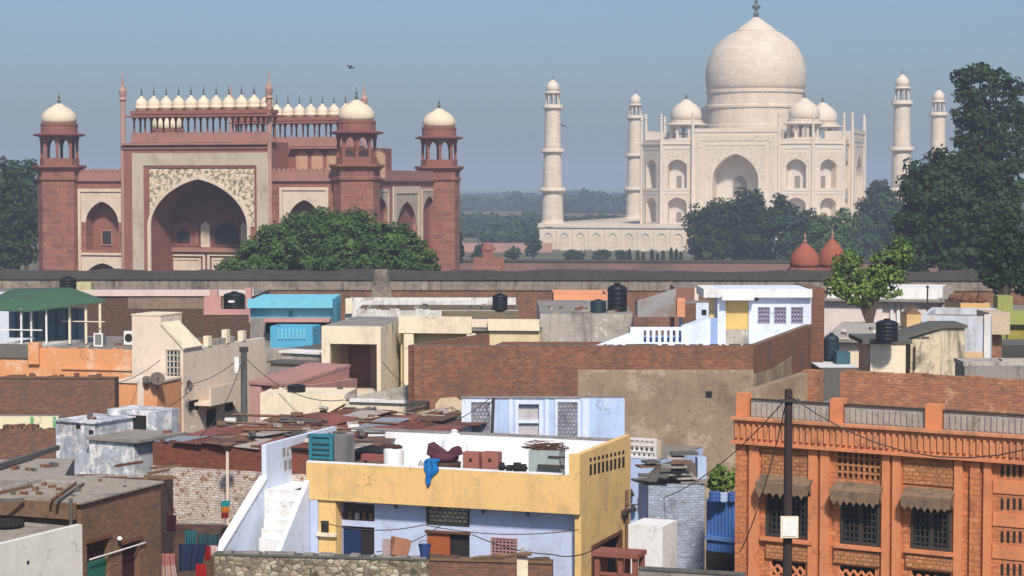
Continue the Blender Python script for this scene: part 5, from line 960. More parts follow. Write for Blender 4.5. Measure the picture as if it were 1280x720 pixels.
for k in range(4): MB().tube([(-.6,-.2,.6+.1*k),(-1.0,-.3+.1*k,1.05+.06*k)], .025, 5).build("stick", wood, t)
p, u = on_roof(568, 2.6); zt_ = yh.on(568,541,2.6)[1]-zR; t = T("bundle", "big white cloth bundle behind the dark quilts on the terrace", "bundle", p, 0); MB().lathe([(.4,0),(.6,.3),(.58,zt_*.6),(.45,zt_*.85),(.15,zt_)], 0,0,14).build("cloth", winner, t, True); MB().lathe([(.1,zt_),(.14,zt_+.08),(.04,zt_+.14)], 0,0,8).build("knot", winner, t)
for k,(x0,x1) in enumerate(((580,599.5),(603.5,624))):
    v = 1.0; a = yh.r(x0,565,x1,585,v); p = yh.world((a[0]+a[1])/2, v, zR); t = T("red_box", ("left one of two square red brown boxes standing on the terrace", "right one of two square red brown boxes, next to black pots")[k], "box", p, yh.rot, "red brown boxes on the terrace"); w = (a[1]-a[0])/2
    MB().box(-w,w,-.12,.3,0,a[3]-zR).build("box_body", plaster("box_red", (.33,.13,.10), (.2,.08,.06), .4, 1), t); MB().box(-.05,.05,-.15,-.122,(a[3]-zR)*.8,(a[3]-zR)*.8+.1).build("knob", dark, t)
for k,(px,r,hh) in enumerate(((631,.14,.28),(640,.17,.2),(650,.22,.3),(658,.15,.26))):
    p, u = on_roof(px, .45); zt_ = yh.on(px,585,.4)[1]; t = MB().lathe([(r*.6,0),(r,hh*.35),(r*.95,hh*.6),(r*.6,hh*.85),(r*.75,hh)], 0,0,12).build("pot", dark, None, True); t.location = yh.world(u, .16, zT+.052); tag(t, ("smallest black pot, nearest the red brown boxes, on the parapet", "low wide black pot, second from the red brown boxes", "largest black pot on the parapet", "black pot touching the grey metal chest")[k], "pot", "black pots on the parapet")
v = .9; a = yh.r(664,562,702,590,v); p = yh.world((a[0]+a[1])/2, v, zR); t = T("metal_chest", "pale grey green metal chest on the terrace at right with brushwood on it", "chest", p, yh.rot); w = (a[1]-a[0])/2; hh = a[3]-zR
MB().box(-w,w,-.3,.4,.12,hh).build("chest_body", plaster("chest_grey", (.36,.43,.42), (.2,.22,.22), .5, 1), t); MB().box(-w*.3,w+.2,-.5,-.31,hh-.62,hh-.5).build("rail", iron, t); MB().box(w*.3,w+.25,-.35,-.302,hh-.24,hh-.18).build("handle", iron, t)
for s in (-1,1): MB().box(s*w*.8-.05,s*w*.8+.05,-.2,.3,0,.118).build("leg", iron, t)
bw2 = T("brushwood", "bundle of dry brown twigs lying on the grey metal chest", "brushwood", p + Vector((0,0,hh)), yh.rot); tw = MB()
for k in range(60): x, y, z = R.uniform(-.55,.5), R.uniform(-.25,.3), R.uniform(.02,.26); an, d = R.uniform(-.5,.5), R.uniform(.25,.5); tw.tube([(x-d*math.cos(an),y-.2*math.sin(an),max(.02,z+R.uniform(-.1,.1))),(x+d*math.cos(an),y+.2*math.sin(an),max(.02,z+R.uniform(-.1,.1)))], .016, 4)
tw.build("twigs", plaster("twig", (.13,.07,.045), (.06,.035,.025), .4, 3), bw2)
# blue cloth over the parapet
a = [yh.on(x,y,-.03) for x,y in ((529.5,577),(548,579),(547,590),(542.5,594),(538,608),(533.5,596),(530.5,588))]; cl = MB(); cl.slab(a, -.06, -.02); cl.slab([a[0],a[1],(a[1][0],a[1][1]+.1),(a[0][0],a[0][1]+.1)], -.05, .3)
cl = MB(); rows = 14
def cpt(i, j): 
    y = 577 + 31*j/rows; xl = 529.5 + 5.2*(j/rows)**1.2 + .8*math.sin(j*1.1); xr = 548 - 12.5*max(0, (j-5)/(rows-5))**.9 - 1.5*math.sin(j*.8+1)
    a_ = yh.on(xl + (xr-xl)*i/10, y, 0); return (a_[0], -.05 + .035*math.sin(i*1.5 + j*.25) - .03*(j/rows), a_[1])
for i in range(10):
    for j in range(rows): cl.face(cpt(i,j+1), cpt(i+1,j+1), cpt(i+1,j), cpt(i,j)); q = [cpt(i,j), cpt(i+1,j), cpt(i+1,j+1), cpt(i,j+1)]; cl.face(*[(p_[0], p_[1]+.02, p_[2]) for p_ in q])
a = cpt(0,0), cpt(10,0); cl.slab([(a[0][0],a[0][2]-.02),(a[1][0],a[1][2]-.02),(a[1][0],a[1][2]+.06),(a[0][0]+.1,a[0][2]+.1)], -.05, .3)
cz = cl.build("blue_cloth", plaster("bright_blue", (.01,.17,.48), (.01,.10,.3), .3, 3), yh.e); cz.parent = None; cz.location = yh.o; cz.rotation_euler = (0,0,yh.rot); tag(cz, "bright blue cloth hung to dry over the yellow parapet", "cloth")
# ------------------------------------------------------------------ right of the yellow house
jh = House("jali_house", "light blue house with a white latticed parapet behind the yellow house's right end", 762, 87, 821, 86, 5, 573, lblue, (), 0); f = jh.r(783,548,820,573,0); fm_ = MB().frame(f[0],f[1],f[2],f[3],.09,.15,.15)
for k in range(6): x = f[0]+(f[1]-f[0])*(k+.5)/6; dz = (f[3]-f[2])/3; fm_.tube([(x-.1,.06,f[2]+.05),(x+.1,.06,f[3]-.05)], .03, 4); fm_.tube([(x+.1,.07,f[2]+.05),(x-.1,.07,f[3]-.05)], .03, 4)
for k in (1,2): z = f[2]+(f[3]-f[2])*k/3; fm_.box(f[0],f[1],.02,.1,z-.03,z+.03)
jh.b("lattice", fm_, whitem); jh.b("lattice_back", MB().box(f[0],f[1],.5,.55,jh.zt,f[3]-.1), plaster("tan", None)); 
for px, py in ((788,613),(800,622),(791,632)): a = jh.on(px,py); jh.b("bracket", MB().tube([(a[0],0,a[1]),(a[0]+.25,-.35,a[1]-.12)], .09, 6), iron)
sh = House("blue_brick_shack", "shack of light blue painted brick with broken slabs and rubble for a roof", 811, 73.0, 882, 73.3, 1.7, 606, brick("blue_brick", (.42,.50,.64), (.34,.40,.52), (.27,.29,.33), .24, .09, .012, .5, (.18,.17,.16), (.40,.36,.32), .62, .8), (), 0, side=plaster("powder_blue", None), roof=slabd)
for k in range(13):
    u, v = R.uniform(-.4,1.2), R.uniform(-.25,1.1); w, an = R.uniform(.5,1.1), R.uniform(-.3,.3); z = sh.zt+.02+.15*(k//2)
    sh.b("roof_slab", MB(lambda a,b,c: (u+a*math.cos(an)-b*math.sin(an), v+a*math.sin(an)+b*math.cos(an), z+c+a*R.uniform(-.01,.01))).box(0,w,0,.6,0,.07), (slabd, concrete, wood, greyp)[k%4])
a = sh.r(872,572,883,608,1.3); sh.b("pillar", MB().box(a[0],a[1],1.3,1.69,sh.zt+.003,a[3]), lblue); a = sh.r(812,576,872,600,1.0); sh.b("back_heap", MB().slab([(a[0],sh.zt),(a[1],sh.zt),(a[1]-.1,a[3]-.1),(a[1]-.6,a[3]),(a[0]+.4,a[3]-.15),(a[0],a[3]-.5)], 1.0, 1.28), plaster("grey_rubble", (.14,.125,.11), (.05,.05,.045), .8, 2))
lw_ = House("white_low_wall", "low white walled yard block between the yellow house and the blue brick shack", 786, 70, 829, 69.5, 1.5, 657, whitem, (), 0, roof=whitem)
bc = House("blue_shed", "bright blue metal shed squeezed between the blue brick shack and the orange house", 884, 79, 930, 78, 4, 626, sheet("blue_sheet", (.06,.16,.48), (.10,.15,.30), .25, .5, .62), (), 0, roof=sheet("blue_sheet", None)); a = bc.r(884,672,924,677,-.1); bc.b("rail", MB().box(0,bc.W,-.1,-.003,a[2],a[3]), plaster("blue_rail", (.10,.22,.55), (.06,.12,.3), .4, 1)); bc.b("gap", MB().box(0,bc.W,-.02,-.002,0,bc.on(900,690)[1]), dark)
for k,(px,r,hh,lab) in enumerate(((894,7.5,13,"left bright blue barrel on top of the blue shed"),(905,5,12,"pale slim barrel between two blue ones on the shed"),(917,6.5,12,"blue barrel on the shed, against the orange house"))):
    p = bc.world(*bc.up(px,628,bc.zt), bc.zt); kk = p.y/F; r*=kk; hh*=kk; t = T("barrel", lab, "barrel", p + Vector((0,r,0)), 0, "barrels on the blue shed"); MB().lathe([(r*.9,0),(r,hh*.1),(r*.95,hh*.3),(r,hh*.5),(r*.95,hh*.7),(r,hh*.92),(r*.85,hh)],0,0,16).build("barrel_body", (plaster("barrel_blue",(.05,.12,.36),(.03,.07,.2),.3,1), lblue, plaster("barrel_blue",None))[k], t); MB().lathe([(r*.5,hh),(r*.5,hh*1.05),(.01,hh*1.06)],0,0,12).build("lid", iron, t)
tree("shrub", "green leafy plant behind the blue shed, below the rendered wall", "shrub", 84, [(893,600,10,13),(908,604,10,12),(900,590,8,10),(918,598,9,12)], G_lite, .16, 10, 91, None, .06)
# ------------------------------------------------------------------ orange house
tile = brick("terracotta", (.66,.25,.11), (.56,.20,.085), (.44,.15,.07), .34, .17, .016, .35, (.22,.10,.06)); trim = plaster("terracotta_trim", (.68,.255,.115), (.30,.12,.07), .4, .8); trimd = plaster("terracotta_weathered", (.64,.27,.13), (.22,.12,.075), .75, .9); panelb = brick("honey_brick", (.62,.29,.12), (.46,.19,.08), (.30,.11,.05), .22, .13, .02, .4)
oe = H("terracotta_house", "terracotta tiled house with pilasters, grilled windows and a grey railed roof at right", "house", 921, 68, 1280, 62.9, py=600)
W_ = oe.W*1.22; z_ = lambda y, px=928: oe.on(px, y)[1]
zc0, zc1, zp1 = z_(550), z_(524), z_(496); hw3 = [oe.r(958,617,1012,672), oe.r(1051,627,1100,681), oe.r(1139,634,1189,687)]
hl3 = [oe.r(962,700,1009,735), oe.r(1047,706,1096,740), oe.r(1137,712,1190,745)]; hj = oe.r(1046,556,1101,600)
mw = oe.b("wall", MB().wall(0, W_, 0, zc0, 0, .3, hw3 + hl3 + [hj]), tile); oe.b("block", MB().box(0, W_, 1.0, 9, 0, zc1-.2), trimd); oe.b("side_wall", MB().box(0, .3, .302, 1.0, 0, zc0), tile)
cr = MB().box(-.05, W_, -.16, .4, zc0+.003, zc1); n = int(W_/.21)
for k in range(n): cr.box(k*.21+.03, k*.21+.12, -.24, -.162, zc0+.1, zc1-.12)
oe.b("cornice", cr, trimd); oe.b("cornice_lip", MB().box(-.1, W_, -.32, -.0, zc1+.003, zc1+.09), trimd); oe.b("lower_lip", MB().box(-.1, W_, -.3, -.003, zc0-.1, zc0), trim)
oe.b("roof", MB().box(0, W_, .42, 9, zc1-.19, zc1-.05), roofm)
for x0,x1 in ((921,935),(1038,1053),(1157,1177),(1290,1308)): a,b_ = oe.on(x0,520)[0], oe.on(x1,520)[0]; oe.b("pier", MB().box(a,b_,-.05,.32,zc1+.095,zp1+.12), trim)
for x0,x1 in ((937,1037),(1054,1156),(1178,1289)):
    a,b_ = oe.on(x0,520)[0], oe.on(x1,520)[0]; pn = MB(); pn.box(a,b_,.1,.16,zc1+.095,zp1-.12); k = a
    while k < b_-.1: pn.box(k+.03,k+.09,.05,.098,zc1+.12,zp1-.15); k += .19
    po_ = oe.b("rail_panel", pn, plaster("rail_grey", (.40,.37,.34), (.2,.17,.15), .7, 1.2)); oe.b("rail", MB().box(a,b_,.06,.2,zp1-.1,zp1-.04), iron, po_)
for x0,x1 in ((921,934),(938,950),(1012,1023),(1027,1038),(1104,1113),(1117,1127),(1194,1204),(1214,1226),(1231,1240)):
    a,b_ = oe.on(x0,620)[0], oe.on(x1,620)[0]; oe.b("pilaster", MB().box(a,b_,-.13,-.003,0,zc0-.102), tile if x0 in (921,1214) else trim)
for x0,x1,y0,y1 in ((953,1010,556,600),(1130,1192,564,606)): a = oe.r(x0,y0,x1,y1); oe.b("brick_panel", MB().box(a[0],a[1],-.05,-.003,a[2],a[3]), panelb)
jm = MB(); a = hj
for k in range(9): x = a[0]+(a[1]-a[0])*k/8; jm.box(x-.035,x+.035,.0,.1,a[2],a[3])
for k in range(6): z = a[2]+(a[3]-a[2])*k/5; jm.box(a[0],a[1],.01,.09,z-.035,z+.035)
jo = oe.b("jali_screen", jm, panelb); oe.b("jali_back", MB().box(a[0],a[1],.22,.28,a[2],a[3]), plaster("jali_shadow", (.28,.12,.06), (.15,.07,.04), .5, 2), jo)  # backing coloured darker to stand for the shade behind the screen
shelf_m = plaster("shelf_grime", (.22,.15,.10), (.07,.055,.045), .8, 2)
for k, h in enumerate(hw3):
    f = MB().frame(*h, .09, .1, .14)
    for j in range(1,9): x = h[0]+(h[1]-h[0])*j/9; f.box(x-.018,x+.018,.02,.08,h[2]+.09,h[3]-.09)
    for j in range(1,7): z = h[2]+(h[3]-h[2])*j/7; f.box(h[0]+.09,h[1]-.09,.02,.078,z-.018,z+.018)
    m_ = (h[0]+h[1])/2; f.box(m_-.05,m_+.05,.0,.12,h[2],h[3])
    wo = oe.b("window", f, iron); oe.b("pane", MB().box(h[0],h[1],.16,.2,h[2],h[3]), glass, wo); oe.b("sill", MB().box(h[0]-.15,h[1]+.15,-.18,-.003,h[2]-.14,h[2]-.02), trim, wo)
    zs_ = h[3]+.1; aw = MB(lambda a,b,c: (b, a, c)).slab([(-.004,zs_+.50),(-.004,zs_+.42),(-.5,zs_+.2),(-.5,zs_-.05),(-.54,zs_-.05),(-.54,zs_+.28)], h[0]-.15, h[1]+.15)
    ao = oe.b("awning", aw, shelf_m); sc = MB()
    for j in range(7): x = h[0]-.1+j*(h[1]-h[0]+.2)/7; sc.slab([(x,zs_-.05),(x+.17,zs_-.05),(x+.085,zs_-.05-R.uniform(.05,.2))], -.54, -.51)
    oe.b("scallop", sc, shelf_m, ao)
    for x in (h[0]-.1, h[1]+.0): oe.b("bracket", MB(lambda a,b,c: (x+b, a, c)).slab([(-.004,zs_+.41),(-.47,zs_+.2),(-.004,zs_-.2)], 0, .1), shelf_m, ao)
for h in hl3:
    f = MB().frame(h[0],h[1],h[2],h[3],.06,.1,.1); n = 5
    for j in range(n): x0, x1 = h[0]+(h[1]-h[0])*j/n, h[0]+(h[1]-h[0])*(j+1)/n; f.tube([(x0,.06,h[3]-.55),(x1,.06,h[3]-.2)], .045, 4); f.tube([(x1,.05,h[3]-.55),(x0,.05,h[3]-.2)], .045, 4)
    f.box(h[0],h[1],.02,.1,h[3]-.66,h[3]-.55); oe.b("vent_lattice", f, trim); oe.b("vent_back", MB().box(h[0],h[1],.22,.28,h[2],h[3]), dark); oe.b("vent_lintel", MB().box(h[0]-.1,h[1]+.1,-.1,-.003,h[3]+.02,h[3]+.45), panelb)
for k in range(4):
    y0 = 582 + k*41
    oe.b("tile_band", MB().box(oe.on(1242,600)[0], W_, -.04, -.003, oe.on(1262,y0+17)[1]-.45, oe.on(1262,y0+16)[1]-.06), trim)
    for j in range(8): a = oe.r(1251+j*7.6, y0, 1254.4+j*7.6, y0+14); oe.b("slit", MB().box(a[0],a[1],-.012,-.002,a[2],a[3]), dark)
vb = 4.2; a = oe.on(1050,480,vb)[0]; b_ = oe.on(1340,480,vb)[0]; oe.b("rear_parapet", MB().box(a, b_, vb, vb+.3, zc1-.05, oe.on(1100,468,vb)[1]), brick("brick_orange2", (.54,.225,.115), (.40,.16,.085), (.34,.2,.13), .27, .1, .016, .55, (.16,.10,.075), (.56,.32,.19), .57, .9))
p0, p1 = oe.on(936,494,2.5), oe.on(1004,465,5.2); 
dgm = MB().prism([(p0[0],1.5),(p0[0]+.3,1.5),(p1[0]+.3,5.2),(p1[0],5.2)], zc1-.05, [oe.on(936,492,1.5)[1]]*2+[oe.on(1003,464,5.2)[1]]*2); oe.b("stair_parapet", dgm, plast)
a = oe.r(1003,463,1022,500,5.0); oe.b("brick_pier", MB().box(a[0],a[1],5.0,5.5,zc1-.05,a[3]), brick("brick_orange2", None, None, None))
pl = T("utility_pole", "dark utility pole with a white meter box in front of the terracotta house", "utility pole", Vector((at(985,600,61).x, 61, 0))); z1 = at(985,487,61).z
MB().lathe([(.17,0),(.115,z1),(.05,z1+.03)], 0,0,10).build("pole", plaster("pole_dark", (.045,.03,.028), (.02,.015,.015), .5, 1), pl); z2 = at(985,670,61).z; MB().box(-.25,.27,-.35,-.16,z2,z2+.62).build("meter_box", creamw, pl); MB().box(-.2,.22,-.37,-.352,z2+.06,z2+.56).build("box_door", whitem, pl); MB().box(-.3,.3,-.2,-.1,z1-.35,z1-.27).build("cross_arm", iron, pl)
# ------------------------------------------------------------------ bottom left: brown brick house and white wall
bn = H("brown_brick_house", "brown brick house with a flat plank strewn roof and two doorways, bottom left", "house", -25, 63.3, 101, 62, py=630)
zt = bn.on(95,627)[1]; dv = bn.sd(201, 620, bn.W)[0]; sB = bn.side(bn.W); hd = [bn.rs(109,676,137,760,bn.W), bn.rs(153,678,175,760,bn.W)]
bn.b("wall", MB().box(0, bn.W-.26, 0, .25, 0, zt-.15), wood); bn.b("side_wall", MB(sB).wall(0, dv, 0, zt-.06, 0, .25, hd), b_brown_w if False else brick("brick_warm", (.27,.14,.085), (.20,.10,.065), (.20,.13,.09), .25, .09, .012, .6))
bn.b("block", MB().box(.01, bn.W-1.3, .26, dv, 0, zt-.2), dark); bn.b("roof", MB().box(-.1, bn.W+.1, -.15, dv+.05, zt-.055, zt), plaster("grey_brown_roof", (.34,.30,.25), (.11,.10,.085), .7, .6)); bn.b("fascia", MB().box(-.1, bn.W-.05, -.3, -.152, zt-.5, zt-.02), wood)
for k, h in enumerate(hd):
    m_ = h[2]+(h[3]-h[2])*.62; bn.b("doorway", MB(sB).box(h[0],h[1],.2,.24,0,h[3]), plaster("maroon_dark", (.05,.012,.014), (.03,.01,.01), .4, 1))
    bn.b("lintel", MB(sB).box(h[0]-.12,h[1]+.12,-.05,-.003,h[3]+.01,h[3]+.12), rustm)
h = hd[0]; bn.b("door", MB(sB).box(h[0]+.05,h[1]-.05,.1,.16,0,h[3]-.62), plaster("green_door", (.02,.14,.10), (.01,.07,.05), .4, 1)); 
a = bn.sd(146,673,bn.W); bn.b("lamp", MB(lambda x,y,z: sB(x, y, z)).lathe([(.03,a[1]-.07),(.08,a[1]-.03),(.08,a[1]+.03),(.03,a[1]+.07)], a[0], -.1, 10), whitem); a = bn.rs(110,685,178,689,bn.W); bn.b("pipe", MB(sB).tube([(a[0],-.06,a[2]),(a[1]+.1,-.06,a[2]+.0)], .025, 6), whitem)
a = bn.on(99,632); bn.b("pipe", MB().tube([(bn.W-.12,-.36,zt-.9),(bn.W-.12,-.36,zt+.15)], .06, 6), slabd)
for k,(x0,y0,x1,y1) in enumerate(((62,627,96,603),(70,628,104,605),(0,612,50,600),(-10,618,40,607),(0,626,30,624),(100,604,60,601))):
    a = atz(x0,y0,zt+.05); b_ = atz(x1,y1,zt+.05); d = (b_-a); pl_ = MB().tube([(0,0,0),tuple(d)], .06, 4); o = pl_.build("plank", (wood, slabd, greyp)[k%3]); o.location = a; tag(o, ("weathered plank slanting across the brown house's roof, nearer the corner pipe","weathered plank slanting across the brown house's roof, second one inward","dark plank at the left edge of the brown house's roof, farthest back","grey plank at the left edge on the brown house's roof, between two others","short brown plank along the front of the brown house's roof","plank lying along the rear of the brown house's roof")[k], "plank", "planks on the brown house's roof")
cr2 = House("cement_roof_house", "low house with a bare cement roof and a long beam, left of the weathered block", -30, 74, 76, 74.4, 6, 601, concrete, (), 0, roof=plaster("cement_pale", (.33,.30,.26), (.16,.15,.13), .6, .5)); a, b_ = atz(-20,594,cr2.zt), atz(72,564,cr2.zt); p = cr2.loc(a), cr2.loc(b_); cr2.b("beam", MB().tube([(p[0][0],p[0][1],cr2.zt+.15),(p[1][0],p[1][1],cr2.zt+.15)], .14, 4), slabd)
a, b_ = atz(80,596,cr2.zt), atz(205,590,cr2.zt)
mr = House("rust_roof_house", "low rusty roofed house between the weathered block and the brown brick house", 74, 74.6, 196, 74.2, 2.0, 603, b_dark, (), 0, roof=wood)
for k in range(8): u, v = R.uniform(.2,3), R.uniform(.2,4); mr.b("roof_plank", MB().tube([(u,v,mr.zt+.06),(u+R.uniform(.6,1.4),v+R.uniform(-.5,.9),mr.zt+.12)], .06, 4), (wood, greyp, rustm)[k%3])
ww = H("white_wall_house", "blank white walled house in the bottom left corner", "house", -25, 55.6, 103, 59.7, py=690)
zt = ww.on(100,656)[1]; ww.b("wall", MB().box(0, ww.W, 0, .2, 0, zt), plaster("chalk", (.74,.72,.66), (.48,.45,.40), .35, .8)); ww.b("roof", MB().box(0, ww.W, .202, 4.5, zt-.3, zt-.08), plaster("grey_brown_roof", None)); ww.b("block", MB().box(0, ww.W, .202, 4.5, 0, zt-.31), concrete); a = ww.on(35,703); ww.b("hole", MB().box(a[0]-.05,a[0]+.05,-.006,-.001,a[1]-.05,a[1]+.05), dark)
p = atz(8,658,zt-.05); tr = MB()
for j in range(24):
    t0, t1 = 2*math.pi*j/24, 2*math.pi*(j+1)/24; tr.tube([(.42*math.cos(t0),.42*math.sin(t0),0),(.42*math.cos(t1),.42*math.sin(t1),0)], .1, 8)
o = tr.build("tyre", flat("rubber", (.018,.017,.017), .8, .3), None, True); o.location = p + Vector((0,0,.08)); tag(o, "old black tyre lying on the roof at the left edge", "tyre")
# alley: clothes and low walls
aw = House("alley_wall", "low brown brick yard wall in the alley behind the hanging clothes", 205, 80, 310, 79.6, .5, 657, b_dark, (), 0, cat="wall")
def cloth(px0,py0,px1,py1,Y,mats,label,name="garment",fold=.12,seed=0):
    a, b_ = at(px0,py0,Y), at(px1,py1,Y); w, h = b_.x-a.x, a.z-b_.z; t = T(name, label, "clothes", (a.x, Y, b_.z)); n, rr = 18, len(mats); g_ = random.Random(seed)
    for k, m_ in enumerate(mats):
        mb = MB(); z0_, z1_ = h*(1-(k+1)/rr), h*(1-k/rr)
        def pt(i,j,off): x = w*i/n; s = .10*math.sin(i*.8+seed)*(.4+.6*(1-(z0_+(z1_-z0_)*j/5)/h)); return (x*(1-.12*math.sin(seed+(z0_+(z1_-z0_)*j/5)/h*2.2)), s+off, z0_+(z1_-z0_)*j/5 + (.03*math.sin(i*2+seed) if j==0 and k==rr-1 else 0))
        for i in range(n):
            for j in range(5): mb.face(pt(i,j,0),pt(i+1,j,0),pt(i+1,j+1,0),pt(i,j+1,0)); mb.face(pt(i+1,j,.03),pt(i,j,.03),pt(i,j+1,.03),pt(i+1,j+1,.03))
        mb.build("cloth_piece", m_, t, True)
fab = lambda n, c: plaster("fabric_"+n, c, [x*.5 for x in c], .3, 4)
cloth(231,663,247,684,68,[fab("teal",(.03,.14,.17))],"teal cloth at the top of the clothes in the alley",seed=1); cloth(223,680,255,714,67.6,[fab("navy",(.018,.028,.075)),fab("navy",(.018,.028,.075))],"large navy garment hanging in the alley",seed=2)
cloth(256,683,263,701,67.8,[fab("red",(.42,.02,.025))],"narrow red cloth right of the navy garment",seed=3); cloth(245,705,257,722,67.2,[fab("red",(.42,.02,.025))],"bright red cloth at the bottom edge of the alley",seed=4); cloth(262,682,272,694,68,[fab("pinkwhite",(.7,.52,.52))],"pale pink cloth right of the red one in the alley",seed=5)
cloth(202,692,220,722,67,[fab("pink",(.42,.16,.17)),fab("rose",(.5,.34,.33))],"faded pink cloth hanging at the alley's left side",seed=6); cloth(208,644,221,667,68.5,[fab("maroon",(.06,.012,.02))],"dark maroon cloth hung on the whitewashed brick wall, left",seed=7); cloth(276,626,287,648,78.5,[fab("turq",(.02,.30,.34)),fab("amber",(.62,.24,.03)),fab("crimson",(.34,.025,.03))],"cloth striped turquoise, orange and crimson on the whitewashed wall",seed=8); cloth(247,668,272,690,69,[fab("deepteal",(.025,.07,.08))],"dark green cloth hung low on the alley wall",seed=9)
cable("clothes line across the alley, below the whitewashed wall", [(200,664,68.2),(278,662,68.2)], .015, .1)
# bottom walls
sw_ = H("stone_wall", "rough mottled stone wall along the bottom edge before the yellow house", "wall", 268, 66.5, 534, 65.5, py=705); zt = sw_.on(400,695)[1]
sw_.b("wall", MB().box(0, sw_.W, 0, .4, 0, zt-.06), rubble("rubble_stone", ((.36,.31,.22), (.17,.14,.11), (.46,.42,.34)), (.08,.07,.055), 4.2)); sw_.b("coping", MB().box(-.03, sw_.W, -.04, .44, zt-.058, zt), slabd)
bw3 = H("brick_yard_wall", "dark brown brick wall along the bottom edge under the two doors", "wall", 535, 66, 690, 65.4, py=705); zt = bw3.on(600,699)[1]; bw3.b("wall", MB().box(0, bw3.W, 0, .3, 0, zt-.08), b_brown); bw3.b("coping", MB().box(0, bw3.W, -.05, .35, zt-.078, zt), wood)
pst = T("post", "stubby cream concrete post in front of the dark brick wall", "post", Vector((at(653,700,64.5).x, 64.5, 0))); z1 = at(653,697,64.5).z; MB().box(-.17,.17,-.15,.15,0,z1).build("shaft", creamw, pst); MB().lathe([(.19,z1),(.14,z1+.08),(.05,z1+.3),(.02,z1+.34)],0,0,8).build("cap", greyp, pst)
a, b_ = at(592,698,64.6), at(664,692,64.2); o = MB().tube([(0,0,0),tuple(b_-a)], .07, 6).build("beam", wood); o.location = a; tag(o, "dark timber beam lying across the cream post", "beam")
o = MB().box(-.28,.28,-.2,.2,0,.55).build("basket", plaster("clay_brown", (.36,.17,.10), (.2,.1,.06), .5, 1.5)); p = at(497,694,65.9); o.location = p; o.rotation_euler = (0,.25,.4); tag(o, "tilted clay brown box standing on the stone wall", "box")
o = MB().box(-.12,.14,-.15,.15,0,.5).build("tin", plaster("mauve_tin", (.36,.28,.28), (.2,.15,.15), .4, 1.5)); p = at(483,694,65.9); o.location = p; tag(o, "small mauve grey tin beside the tilted box on the stone wall", "tin")
t = T("bucket", "dark blue bucket on the wall below the orange door", "bucket", at(531,697,65.7)); MB().lathe([(.13,0),(.2,.4),(.22,.42),(.19,.4),(.12,.03)],0,0,14).build("pail", plaster("bucket_blue",(.03,.06,.2),(.02,.03,.1),.3,2), t); MB().tube([(-.2,0,.4),(-.12,-.05,.55),(.12,-.05,.55),(.2,0,.4)], .012, 5).build("handle", iron, t)
fb = H("frame_table", "red brown timber frame stand in front of the yellow house's side opening", "stand", 743, 65.5, 796, 65, py=700); zt = fb.on(770,691)[1]; fmr = plaster("red_timber", (.26,.09,.065), (.14,.05,.04), .5, 1)
fb.b("top", MB().box(-.08, fb.W+.05, -.1, .9, zt-.14, zt), fmr)
for u in (0, fb.W*.55, fb.W-.16):
    fb.b("leg", MB().box(u,u+.16,0,.16,0,zt-.142), fmr); fb.b("leg", MB().box(u,u+.16,.7,.86,0,zt-.142), fmr)
fb.b("brace", MB().box(.16, fb.W-.16, .02, .1, zt-.75, zt-.65), fmr)
ey = H("yard_wall", "low dark wall along the bottom edge between the timber stand and the terracotta house", "wall", 798, 62, 930, 61, py=712); zt = ey.on(850,713)[1]; ey.b("wall", MB().box(0, ey.W, 0, .3, 0, zt-.05), concrete); ey.b("coping", MB().box(0, ey.W, -.04, .34, zt-.048, zt), slabd)
# cables
cable("cable sagging from the left houses to the corner house's window", [(150,478,104),(200,450,109)], .02, .15); cable("thin cable from the weathered block up to the corner house balcony", [(180,520,88),(240,487,106)], .02, .2)
cable("cable from the thick utility pole across to the corner house balcony", [(305,442,99.8),(236,480,107)], .018, .3); cable("cable drooping along the lavender wall of the yellow house", [(400,652,74),(530,656,73.5),(724,662,72.5)], .018, .25); cable("cable from the stone wall up to the lavender wall", [(470,690,67),(560,650,73)], .016, .2)
cable("cable from the terracotta house's pole to its left corner", [(985,492,60.9),(925,690,64)], .018, .5); cable("cable hanging low across the lavender wall to the timber stand", [(590,668,72),(690,693,70),(745,686,69)], .02, .15); cable("cable crossing before the light blue house", [(560,530,87),(612,498,87.5)], .02, .1)
# ------------------------------------------------------------------ wear along the tops of old brick and plaster walls
def crumble(e, mp, L, z, mat, n, t=.24, hmax=.16):
    mb = MB(mp)
    for k in range(n):
        w = R.uniform(.1, .5); x = R.uniform(0, max(.05, L-w)); mb.box(x, x+w, R.uniform(.005,.03), t-R.uniform(0,.05), z+.003, z+R.uniform(.03, hmax))
    return mb.build("broken_top", mat, e)
crumble(bb.e, None, bb.W, bb.on(700,432)[1], slabd, 60, .28, .07); crumble(gp.e, None, gp.W, gp.zt, concrete, 14, .3, .2); crumble(db.e, None, db.W, db.zt+.05, b_brown, 16, .2, .14)
crumble(br_.e, None, br_.W, br_.zt, b_brown, 10); [oe.b("loose_brick", MB().box(x_, x_+R.uniform(.25,.7), 4.21, 4.47, oe.on(1100,468,4.2)[1]+.003, oe.on(1100,468,4.2)[1]+R.uniform(.04,.1)), _mats["brick_orange2"]) for x_ in [oe.on(1052,480,4.2)[0] + .46*k_ + R.uniform(0,.2) for k_ in range(14)]]
crumble(cb2.e, None, cb2.W*.4, cb2.zt+.16, slabd, 6, .5, .14); crumble(bp.e, None, bp.W, bp.zt+.14, greyp, 10, .3, .22); crumble(tb.e, None, tb.W, tb.on(262,558)[1], b_dark, 16, .28, .16)
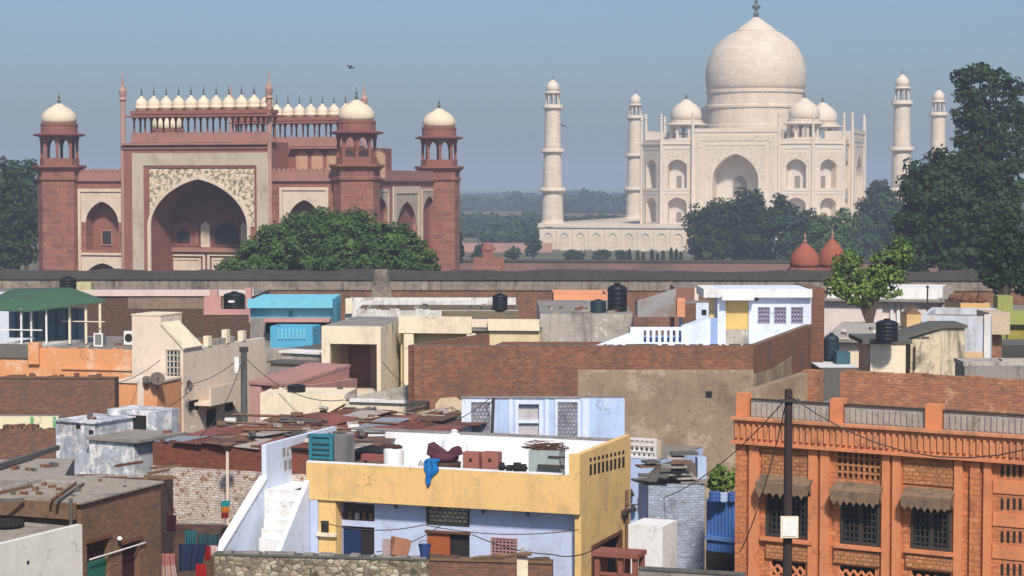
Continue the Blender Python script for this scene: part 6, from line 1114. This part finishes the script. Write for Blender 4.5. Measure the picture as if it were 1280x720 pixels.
crumble(sw_.e, None, sw_.W, sw_.on(400,695)[1], concrete, 26, .38, .07); crumble(bw3.e, None, bw3.W, bw3.on(600,699)[1], b_dark, 14, .28, .1); crumble(oh.e, None, oh.W, oh.zt, peel, 12, .2, .1); crumble(w2.e, None, w2.W*.5, w2.zt, w2.wall.data.materials[0], 10, .22, .12); crumble(wl.e, None, wl.W, wl.zt, wl.wall.data.materials[0], 16, .22, .1)

for k in range(34):
    u, v = R.uniform(1.5, 9.5), 11.0 + R.uniform(-.5, 1.4); zz_ = tb.on(262,558)[1] + .1; l = R.uniform(.3, 1.1); an = R.uniform(-.5, .5)
    tb.b("roof_scrap", MB().tube([(u,v,zz_+R.uniform(0,.3)),(u+l*math.cos(an),v+l*math.sin(an),zz_+R.uniform(.05,.45))], R.uniform(.04,.1), 5), (slabd, wood, rustm, greyp)[k%4])
def bits(h, n, u0, u1, v0, v1, z, mats, s=.16):
    for k in range(n):
        u, v, a, q = R.uniform(u0,u1), R.uniform(v0,v1), R.uniform(0,3), R.uniform(.5,1.3)*s
        h.b("loose_brick", MB(lambda x,y,w: (u+x*math.cos(a)-y*math.sin(a), v+x*math.sin(a)+y*math.cos(a), z+.002+w)).box(-q,q,-q*.55,q*.55,0,q*.8), mats[k % len(mats)])
bits(gp, 16, .3, gp.W-.3, .6, 6, gp.zt, (b_red, greyp, wood)); bits(fl_, 18, .4, fl_.W-.4, 1, 12, fl_.zt, (b_red, concrete, slabd, whitem)); bits(w2, 14, .3, w2.W-.3, .6, 5, w2.zt, (slabd, b_brown, greyp))
bits(cw, 10, .2, cw.W-.2, .4, 2.6, cw.zt, (wood, slabd, b_red)); bits(bn, 14, .2, bn.W-.2, .3, 4, bn.on(95,627)[1], (wood, slabd, b_red), .1); bits(oh, 10, 5, oh.W-.3, 1, 9, oh.zr, (wood, greyp, b_red)); bits(cr2, 8, .3, 2.4, .6, 5, cr2.zt, (wood, b_red, slabd), .14)
bits(wb, 6, .2, 1.4, .3, 2.3, wb.on(94,528)[1]+.06, (slabd, b_red), .1); bits(tb, 26, .2, 8, .5, 10, tb.on(262,558)[1]+.32, (b_red, slabd, wood, greyp), .17)
cable("cable crossing from the cream open room to the blue fronted house", [(478,452,113),(560,505,94),(617,500,88)], .022, .5); cable("long cable from the thick utility pole to the cream wall", [(305,446,99.6),(430,500,96.5)], .02, .7)
cable("cable from the thick utility pole down to the scrap roof", [(305,444,99.6),(250,545,84)], .02, .6); cable("cable from the terracotta house's pole off to the right edge", [(985,493,60.9),(1290,560,58)], .02, .9)
cable("second cable from the terracotta house's pole to the yellow house's pipe", [(985,496,60.9),(781,632,78)], .018, .8); cable("cable between the corner house and the peeling orange house", [(60,470,104),(205,470,109)], .018, .35)
print("objects", len(bpy.data.objects))
